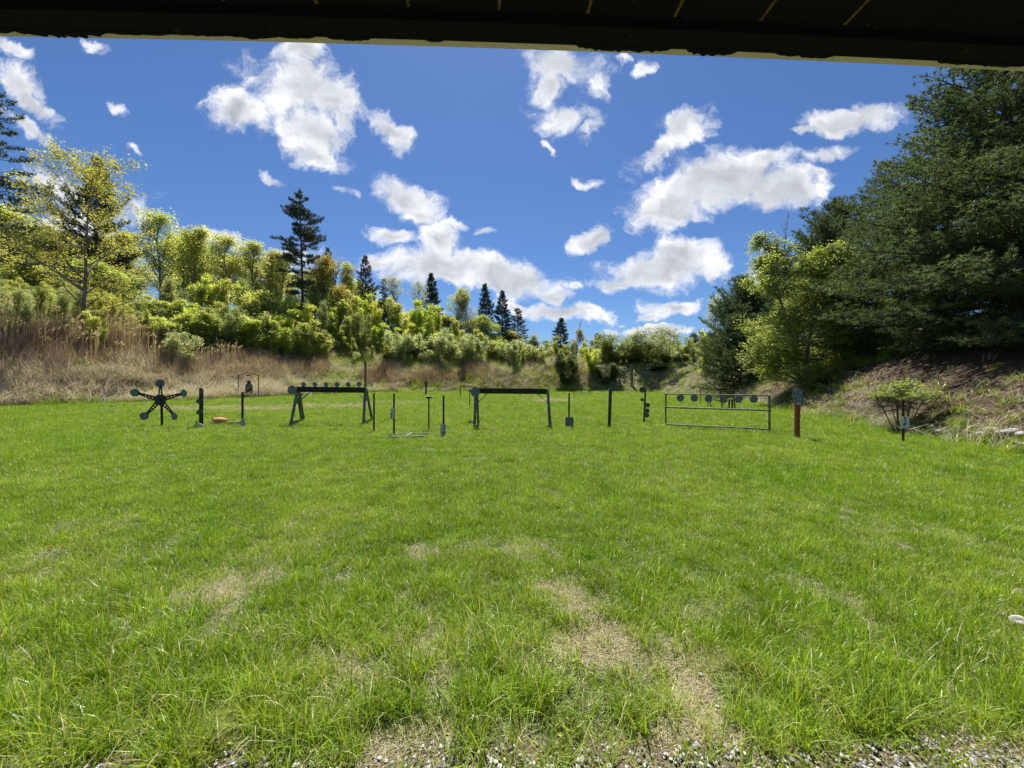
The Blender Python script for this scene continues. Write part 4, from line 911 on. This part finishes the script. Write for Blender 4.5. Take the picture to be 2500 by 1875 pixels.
t = post('thin black post with a white flecked plate resting at its foot', (1083, 1058), (1083, 965), .05, 'steel_black')
MB().box(t.p(1082, 1048, -.06), (t.w(13), .012, t.w(25)), Matrix.Rotation(R(-2), 3, 'Y')).build('target_plate', 'plate_white', t.root)
MB().bar(t.p(1053, 1062), t.p(1107, 1063), .04).build('base_bar', 'steel', t.root)
t = post('thin black post with a broad blue-grey plate at its foot, right of the empty rack', (1388.5, 1040), (1389.5, 959.5), .05, 'steel_black')
MB().box(t.p(1390, 1029.5, -.06), (t.w(20), .014, t.w(23)), Matrix.Rotation(R(-1), 3, 'Y'), bev=.003).build('target_plate', 'plate', t.root)
t = post('thick grey-black wooden post topped by a small round disc', (1487, 1042), (1490.5, 948), .095, 'wood_dark')
MB().disc(t.p(1492, 950.5, -.05), t.w(5.6), .014, 20).build('disc', 'steel', t.root)
t = post('slightly leaning duelling tree post with three round paddles low on its right side', (1571.8, 1029), (1575.8, 948.6), .065, 'steel', 'duelling_tree', 'steel target')
for (x_, y_, r_, k) in [(1581.3, 989, 6, 1), (1580.3, 1003, 5.8, .95), (1579.6, 1014, 5.6, 1), (1567.5, 976, 4.0, 1.0), (1568, 951.5, 7.5, 1.0)]:
    pd_ = MB().disc(t.p(x_, y_, -.02), t.w(r_), .014, 20, squash=k).build('paddle', 'steel', t.root)
    MB().bar(t.p(x_, y_, .0), t.p(1573.5, y_, 0), .03).build('hinge_arm', 'steel', pd_)
# tube frame with hexagon plates ----------------------------------------------------------------
t = Stand('hexagon_rack', 1752, 1044, 'wide pipe frame hung with six dark hexagonal plates', 'plate rack'); rt = t.root
yl, yr_ = EYE * F / (1040 - HY) - t.Y, EYE * F / (1056 - HY) - t.Y
Lp = lambda y_: t.p(1625.5, y_, yl); Rp = lambda y_: t.p(1878.5, y_, yr_)
MB().tube(Lp(1042), Lp(960.5), .026).build('post', 'bar_green', rt); MB().tube(Rp(1060), Rp(965), .032).build('post', 'bar_green', rt)
for nm, a_, b_, r_ in (('top_bar', 961.5, 966, .022), ('middle_bar', 994, 1001.7, .028), ('bottom_bar', 1035.5, 1048, .026)):
    MB().tube(Lp(a_) + Vector((-.05, -.03, 0)), Rp(b_) + Vector((.03, -.03, 0)), r_).build(nm, 'bar_green', rt)
for i, (x_, y_) in enumerate([(1661.5, 971), (1695, 971.5), (1730.5, 973), (1767, 975), (1803.5, 974.2), (1840.5, 973.6)]):
    dy = yl + (yr_ - yl) * (x_ - 1625) / 253 - .08
    pl = MB().prism([(t.w(q[0]), t.w(q[1])) for q in reg(6, 10.4, R([0, 4, 30, 20, 3, 0][i]))], 0, .014, loc=t.p(x_, y_, dy)).build('hexagon_plate', 'plate', rt)
    MB().box(t.p(x_, y_ - 7.5, dy + .04), (.03, .05, .06)).build('hook', 'steel_black', pl)
# red post --------------------------------------------------------------------------------------
t = post('dark red post carrying a blue-grey bullet-marked silhouette plate', (1945.5, 1066), (1947, 980), .11, 'red_post'); rt = t.root
MB().bar(t.p(1945.5, 1078), t.p(1945.6, 1061), .12, .09).build('foot_sleeve', 'wood_grey', rt)
sil2 = [(-12, 13), (-12.5, -6), (-9, -15), (-4, -19), (4, -19), (10, -15), (13, -7), (12.5, 13), (8, 14), (7.5, 11), (4, 13.5), (3, 19), (-3, 19), (-4, 13.5), (-7, 12), (-8, 14)]
MB().prism([(t.w(a_), t.w(b_)) for a_, b_ in sil2], -.03, .014, loc=t.p(1945.5, 964.5, -.06)).build('silhouette_plate', 'plate', rt)
MB().box(t.p(1947, 980, -.01), (.09, .1, .16)).build('collar', 'plate_clean', rt)
t = post('thin dark post with a pale square plate, furthest right, in front of the low shrub', (2205, 1077), (2205, 974), .045, 'rust')
MB().box(t.p(2209.5, 1031.5, -.05), (t.w(20.5), .012, t.w(28))).build('target_plate', 'plate_clean', t.root)
mb = MB()
for (a_, b_, c_, d_) in [(2209, 1020, 4, 4), (2210, 1025, 4, 3), (2211, 1029, 3, 4), (2210, 1035, 5, 5), (2207, 1038, 4, 3)]: mb.box(t.p(a_, b_, -.058), (t.w(c_), .004, t.w(d_)), Matrix.Rotation(R(30), 3, 'Y'))
mb.build('bullet_splash', 'steel', t.root)
# small things farther down the range ----------------------------------------------------------------
t = post('short far post with a small round knob, alone before the back bank', (1040, 962), (1040, 936), .16, 'wood_dark', 'far_target'); MB().disc(t.p(1040, 935.5, -.1), t.w(4.5), .03, 16).build('disc', 'steel', t.root)
t = Stand('far_plate_rack', 1150, 967, 'small far plate rack with a thin top bar, seen left of the empty rack', 'plate rack', sink=1)
MB().bar(t.p(1123.5, 970), t.p(1123.5, 942.5), .08).build('post', 'steel_black', t.root); MB().bar(t.p(1184, 970), t.p(1184, 944.5), .08).build('post', 'steel_black', t.root)
MB().bar(t.p(1123, 944.5), t.p(1184, 945.5), .05).build('top_bar', 'bar_green', t.root)
for k_ in range(5): MB().disc(t.p(1131 + 6.2 * k_, 943, -.03), t.w(1.7), .02, 10).build('plate', 'steel', t.root)
t = post('thin stake with a short crosspiece, between the far rack and the empty rack', (1146.5, 988), (1146.5, 953), .045, 'rust', 'far_target'); MB().bar(t.p(1143, 952.5), t.p(1152, 952.5), .06).build('crosspiece', 'steel', t.root)
post('short dark stake seen beneath the beam of the empty rack', (1269.5, 967), (1269.5, 950), .07, 'steel_black', 'stake', 'stake')
t = Stand('wire_stand', 1420, 968, 'tiny far rectangular frame with small white pieces hanging inside', 'target frame', sink=1)
for x_ in (1401, 1439.5): MB().bar(t.p(x_, 970), t.p(x_, 949.5), .045).build('post', 'steel_black', t.root)
MB().bar(t.p(1401, 950.5), t.p(1439.5, 950.5), .045).build('top_bar', 'steel_black', t.root); MB().bar(t.p(1401, 967), t.p(1439.5, 968), .04).build('bottom_bar', 'steel_black', t.root)
for k_ in range(6): MB().prism([(t.w(a_), t.w(b_)) for a_, b_ in [(-1.8, -2.6), (1.8, -2.6), (.6, 2.6), (-.6, 2.6)]], 0, .02, loc=t.p(1406 + 5.4 * k_, 961 - (k_ % 2), -.03)).build('hanging_plate', 'plate_clean', t.root)
post('tall square grey wooden post rising behind the rack with six plates', (892, 962), (892, 880), .20, 'wood_grey', 'wooden_post', 'post')
t = Stand('wooden_post', 1543, 953, 'tall grey wooden post standing against the back bank right of the big bush', 'post', Y=51.0)
MB().bar(t.p(1543.5, 968), t.p(1542, 890), .30, .25, bev=.01).build('post', 'wood_grey', t.root)
t = Stand('saw_horse', 1776, 995, 'small dark trestle behind the hexagon plates', 'trestle'); rt = t.root
MB().bar(t.p(1759, 953), t.p(1764, 1000), .05).build('leg', 'steel_black', rt); MB().bar(t.p(1789, 953), t.p(1795, 1000), .05).build('leg', 'steel_black', rt)
MB().bar(t.p(1757, 955), t.p(1793, 955.5), .04).build('rail', 'steel_black', rt)
MB().bar(t.p(1780.5, 999, -.3), t.p(1780.5, 976, -.3), .07).build('short_leg', 'wood_dark', rt); MB().bar(t.p(1788, 999, -.3), t.p(1787.5, 976, -.3), .07).build('short_leg', 'wood_dark', rt); MB().bar(t.p(1779, 976.5, -.3), t.p(1789, 976.5, -.3), .08).build('short_rail', 'wood_dark', rt)
MB().bar(t.p(1741, 975, -.1), t.p(1762, 980.5, -.1), .09, .03).build('pale_slat', 'bar_pale', rt)
post('thin bare stake behind the hexagon plates', (1712, 984), (1709, 951), .035, 'rust', 'stake', 'stake')
t = Stand('low_stand', 1731, 990, 'low two-legged dark stand under the third hexagon plate', 'stand')
for x_ in (1728, 1734): MB().bar(t.p(x_, 995), t.p(x_, 972), .04).build('leg', 'steel_black', t.root)
MB().bar(t.p(1726, 973), t.p(1736, 973), .05).build('rail', 'steel_black', t.root)
# pale rocks --------------------------------------------------------------------------------------------
def rock(px, py, wpx, hpx, label, seed, sink=0):
    t = Stand('white_rock', px, py, label, 'rock', sink=sink); r_ = np.random.default_rng(seed)
    bm = bmesh.new(); bmesh.ops.create_icosphere(bm, subdivisions=3, radius=1); ks = r_.normal(size=(6, 3)) * 2.2; ph = r_.uniform(0, 6, 6)
    for v_ in bm.verts:
        c_ = np.array(v_.co); q = 1 + .11 * sum(np.sin(ks[i] @ c_ + ph[i]) for i in range(6)); v_.co = Vector((c_[0] * q * t.w(wpx / 2), c_[1] * q * t.w(wpx / 2) * .7, max(-.3, c_[2]) * q * t.w(hpx) + .02))
    mb = MB(); mb.bm.free(); mb.bm = bm; mb.build('stone', 'rock', t.root)
    return t
rock(563, 969, 30, 7, 'white rock at the reed edge left of the arched frame', 1); rock(754, 965, 16, 5, 'small white rock under the beam of the six-plate rack', 2)
rock(2292, 1068, 24, 6, 'small white rock right of the furthest right target post', 3); rock(2398, 1083, 24, 6, 'flat white rock, smaller of the pair near the right edge', 4)
rock(2424, 1084, 30, 7, 'flat white rock touching the smaller one near the right edge', 5); rock(2464, 1091, 42, 11, 'largest white rock at the right edge of the lawn', 6)
rock(2498, 1096, 30, 8, 'white rock cut by the right edge of the view', 7)
rock(2494, 1522, 40, 12, 'pale stone in the near grass at the right edge', 8)
# dandelion
t = Stand('dandelion', 124, 1345, 'single yellow dandelion in the left foreground grass', 'flower', sink=0)
MB().tube(t.p(124, 1380), t.p(124, 1337), .0015, n=5).build('stem', 'leaf_mid', t.root)
m, N = newmat('yellow_petals'); finish(N, principled(N, (0.75, 0.45, 0.02, 1), .7, .2))
mb = MB()
for k_ in range(26):
    a_ = k_ * 2.4; el = R(10 + 70 * (k_ / 26)); b = t.p(124, 1336); mb.bar(b, b + Vector((math.cos(a_) * math.cos(el), math.sin(a_) * math.cos(el), math.sin(el))) * .017, .005, .0015)
mb.build('petals', m, t.root)

# ------------------------------------------------------------------ shelter roof over the camera
S = 2.0; YAW = math.atan(32 / 830)
ro = empty('range_shelter', (0, 0, EYE), 'black painted shelter roof edge overhead with a peeling cream trim board', 'shelter roof', rz=YAW)
HB = 0.95 * S; yE, yI, yB = 1.112 * S, 1.090 * S, 1.030 * S      # trim edge, beam outer, beam inner (camera at 0)
m, N = newmat('black_paint'); co = N.add('ShaderNodeTexCoord').outputs['Object']; n1 = N.noise(co, 14, 5, .7); n2 = N.noise(co, 3, 4, .6)
c_ = N.mix(N.smooth(n1, .62, .72), (0.0150, 0.0135, 0.0250, 1), (0.045, 0.038, 0.050, 1)); finish(N, principled(N, c_, .85, .06, bump=n1, bstr=.4, bdist=.004)); M['black_paint'] = m
m, N = newmat('cream_trim'); co = N.add('ShaderNodeTexCoord').outputs['Object']; n1 = N.noise(co, 40, 5, .7)
finish(N, principled(N, N.mix(N.smooth(n1, .62, .75), (0.84, 0.68, 0.86, 1), (0.5, 0.41, 0.46, 1)), .7, .25, bump=n1, bstr=.2, bdist=.002)); M['cream_trim'] = m
m, N = newmat('tan_seam'); co = N.add('ShaderNodeTexCoord').outputs['Object']; n1 = N.noise(co, 30, 4, .7)
finish(N, principled(N, N.mix(N.smooth(n1, .4, .6), (0.22, 0.135, 0.10, 1), (0.09, 0.06, 0.05, 1)), .8, .2)); M['tan_seam'] = m
camber = lambda x_: -0.0032 * x_ * x_ + 0.012
def long_box(y0, y1, z0, z1, x0=-7.5, x1=7.5, n=40, wob=0.0, seed=0):
    mb = MB(); rg = random.Random(seed); rings = []
    for k_ in range(n + 1):
        x_ = x0 + (x1 - x0) * k_ / n; zc = camber(x_); w_ = rg.uniform(-wob, wob)
        rings.append([mb.bm.verts.new(v_) for v_ in ((x_, y0, z0 + zc + w_), (x_, y1, z0 + zc + w_), (x_, y1, z1 + zc), (x_, y0, z1 + zc))])
    for a_, b_ in zip(rings, rings[1:]):
        for i in range(4): mb.bm.faces.new((a_[i], a_[(i + 1) % 4], b_[(i + 1) % 4], b_[i]))
    mb.bm.faces.new(rings[0][::-1]); mb.bm.faces.new(rings[-1]); bmesh.ops.recalc_face_normals(mb.bm, faces=mb.bm.faces[:]); return mb
trim = long_box(yI + .002, yE, HB + .004, HB + .20).build('trim_board', 'cream_trim', ro)
long_box(yB, yI, HB, HB + .19).build('header_beam', 'black_paint', ro)
ZS = HB + .046
long_box(-4.0, yB - .002, ZS, ZS + .02).build('soffit', 'black_paint', ro)
long_box(-4.0, yE + .10, HB + .202, HB + .24).build('roof_deck', 'black_paint', ro)
for k_ in range(-7, 9):
    x_ = 0.472 * k_ + 0.010
    mt = 'black_paint' if k_ > 4 or k_ < -3 else 'tan_seam'
    w_ = .016
    mb = MB(); rg = random.Random(k_)
    ys = np.linspace(-1.0, yB - .03, 24); rows = []
    for y_ in ys:
        zc = camber(x_); a_ = rg.uniform(-.002, .002)
        rows.append([mb.bm.verts.new(v_) for v_ in ((x_ - w_ / 2 + a_, y_, ZS + zc - .006), (x_ + w_ / 2 + a_, y_, ZS + zc - .006), (x_ + w_ / 2 + a_, y_, ZS + zc - .001), (x_ - w_ / 2 + a_, y_, ZS + zc - .001))])
    for a_, b_ in zip(rows, rows[1:]):
        for i in range(4): mb.bm.faces.new((a_[i], a_[(i + 1) % 4], b_[(i + 1) % 4], b_[i]))
    bmesh.ops.recalc_face_normals(mb.bm, faces=mb.bm.faces[:]); mb.build('batten', mt, ro)
# dark scabs where the cream paint has peeled (along the inner side of the trim underside)
def scab(xa, xb, depth, seed):
    rg = random.Random(seed); mb = MB(); n_ = max(6, int((xb - xa) / 8)); lo_, hi_ = [], []
    for k_ in range(n_ + 1):
        px = xa + (xb - xa) * k_ / n_; env = math.sin(math.pi * min(1, max(0, k_ / n_))) ** .5
        x_ = (px - CX) / F * yE + 0.05; dd = depth * env * rg.uniform(.55, 1.1) * (yE - yI) + .001
        z_ = HB + camber(x_) - .003
        lo_.append(mb.bm.verts.new((x_, yI - .006, z_))); hi_.append(mb.bm.verts.new((x_, yI + dd, z_)))
    fs = [mb.bm.faces.new((lo_[i], lo_[i + 1], hi_[i + 1], hi_[i])) for i in range(n_)]
    r_ = bmesh.ops.extrude_face_region(mb.bm, geom=fs)
    for e in r_['geom']:
        if isinstance(e, bmesh.types.BMVert): e.co.z += .006
    bmesh.ops.recalc_face_normals(mb.bm, faces=mb.bm.faces[:]); mb.build('peeled_patch', 'black_paint', trim)
for i, (xa, xb, dp) in enumerate([(20, 130, .45), (125, 330, .95), (320, 480, .35), (470, 620, .25), (600, 720, .5), (715, 800, .25), (830, 930, .4), (1060, 1100, .2), (1420, 1650, .75), (1690, 1815, .85), (1915, 1980, .3), (1970, 2060, .5), (2330, 2420, .4), (2400, 2560, .45)]): scab(xa, xb, dp, i)

# broad-leaved weeds at the edge of the gravel
def weed(px, py, wpx, label, seed):
    t = Stand('weed', px, py, label, 'weed', sink=0); r_ = np.random.default_rng(seed); V, Q, RN = [], [], []; off = 0
    for k_ in range(26):
        az = r_.uniform(0, 6.28); L = t.w(wpx / 2) * r_.uniform(.6, 1.1); e = r_.uniform(.2, 1.1); d = np.array([math.cos(az) * math.cos(e), math.sin(az) * math.cos(e), math.sin(e)]); sd_ = np.array([-math.sin(az), math.cos(az), 0])
        for (f, lw) in ((.45, .16), (.62, .24), (.8, .22), (1.0, .16)):
            for sg in (-1, 1):
                c = d * L * f - np.array([0, 0, .25 * L * f * f]); tip = c + (d * .25 + sg * sd_ * lw * 1.5 + r_.normal(size=3) * .04) * L; n_ = norm(np.cross(tip - c, r_.normal(size=3))) * L * .07
                V += [c, (c + tip) / 2 + n_, tip, (c + tip) / 2 - n_]; Q.append([off, off + 1, off + 2, off + 3]); RN.append(r_.uniform()); off += 4
    link('leaves', np_mesh('weed_leaves', np.array(V), [np.array(Q)], M['leaf_mid'], RN), t.root)
    V2, Q2, r2 = strip_blades(r_, 12, .01, t.w(wpx * .25), t.w(wpx * .45), .004, .006, .6, .3); link('stems', np_mesh('weed_stems', V2, [Q2], M['leaf_mid'], r2), t.root).name = 'stem'
weed(505, 1850, 110, 'lobed green weed at the bottom edge, leftmost of the weeds by the gravel', 1)
weed(1395, 1790, 90, 'dark lobed green weed just above the gravel, right of the middle', 2)
weed(1370, 1850, 70, 'small lobed weed growing out of the gravel below the dark one', 3)
weed(1950, 1700, 80, 'leafy weed in the near grass on the right', 4)
weed(735, 1640, 50, 'small dark weed in a hollow of the near grass on the left', 5)
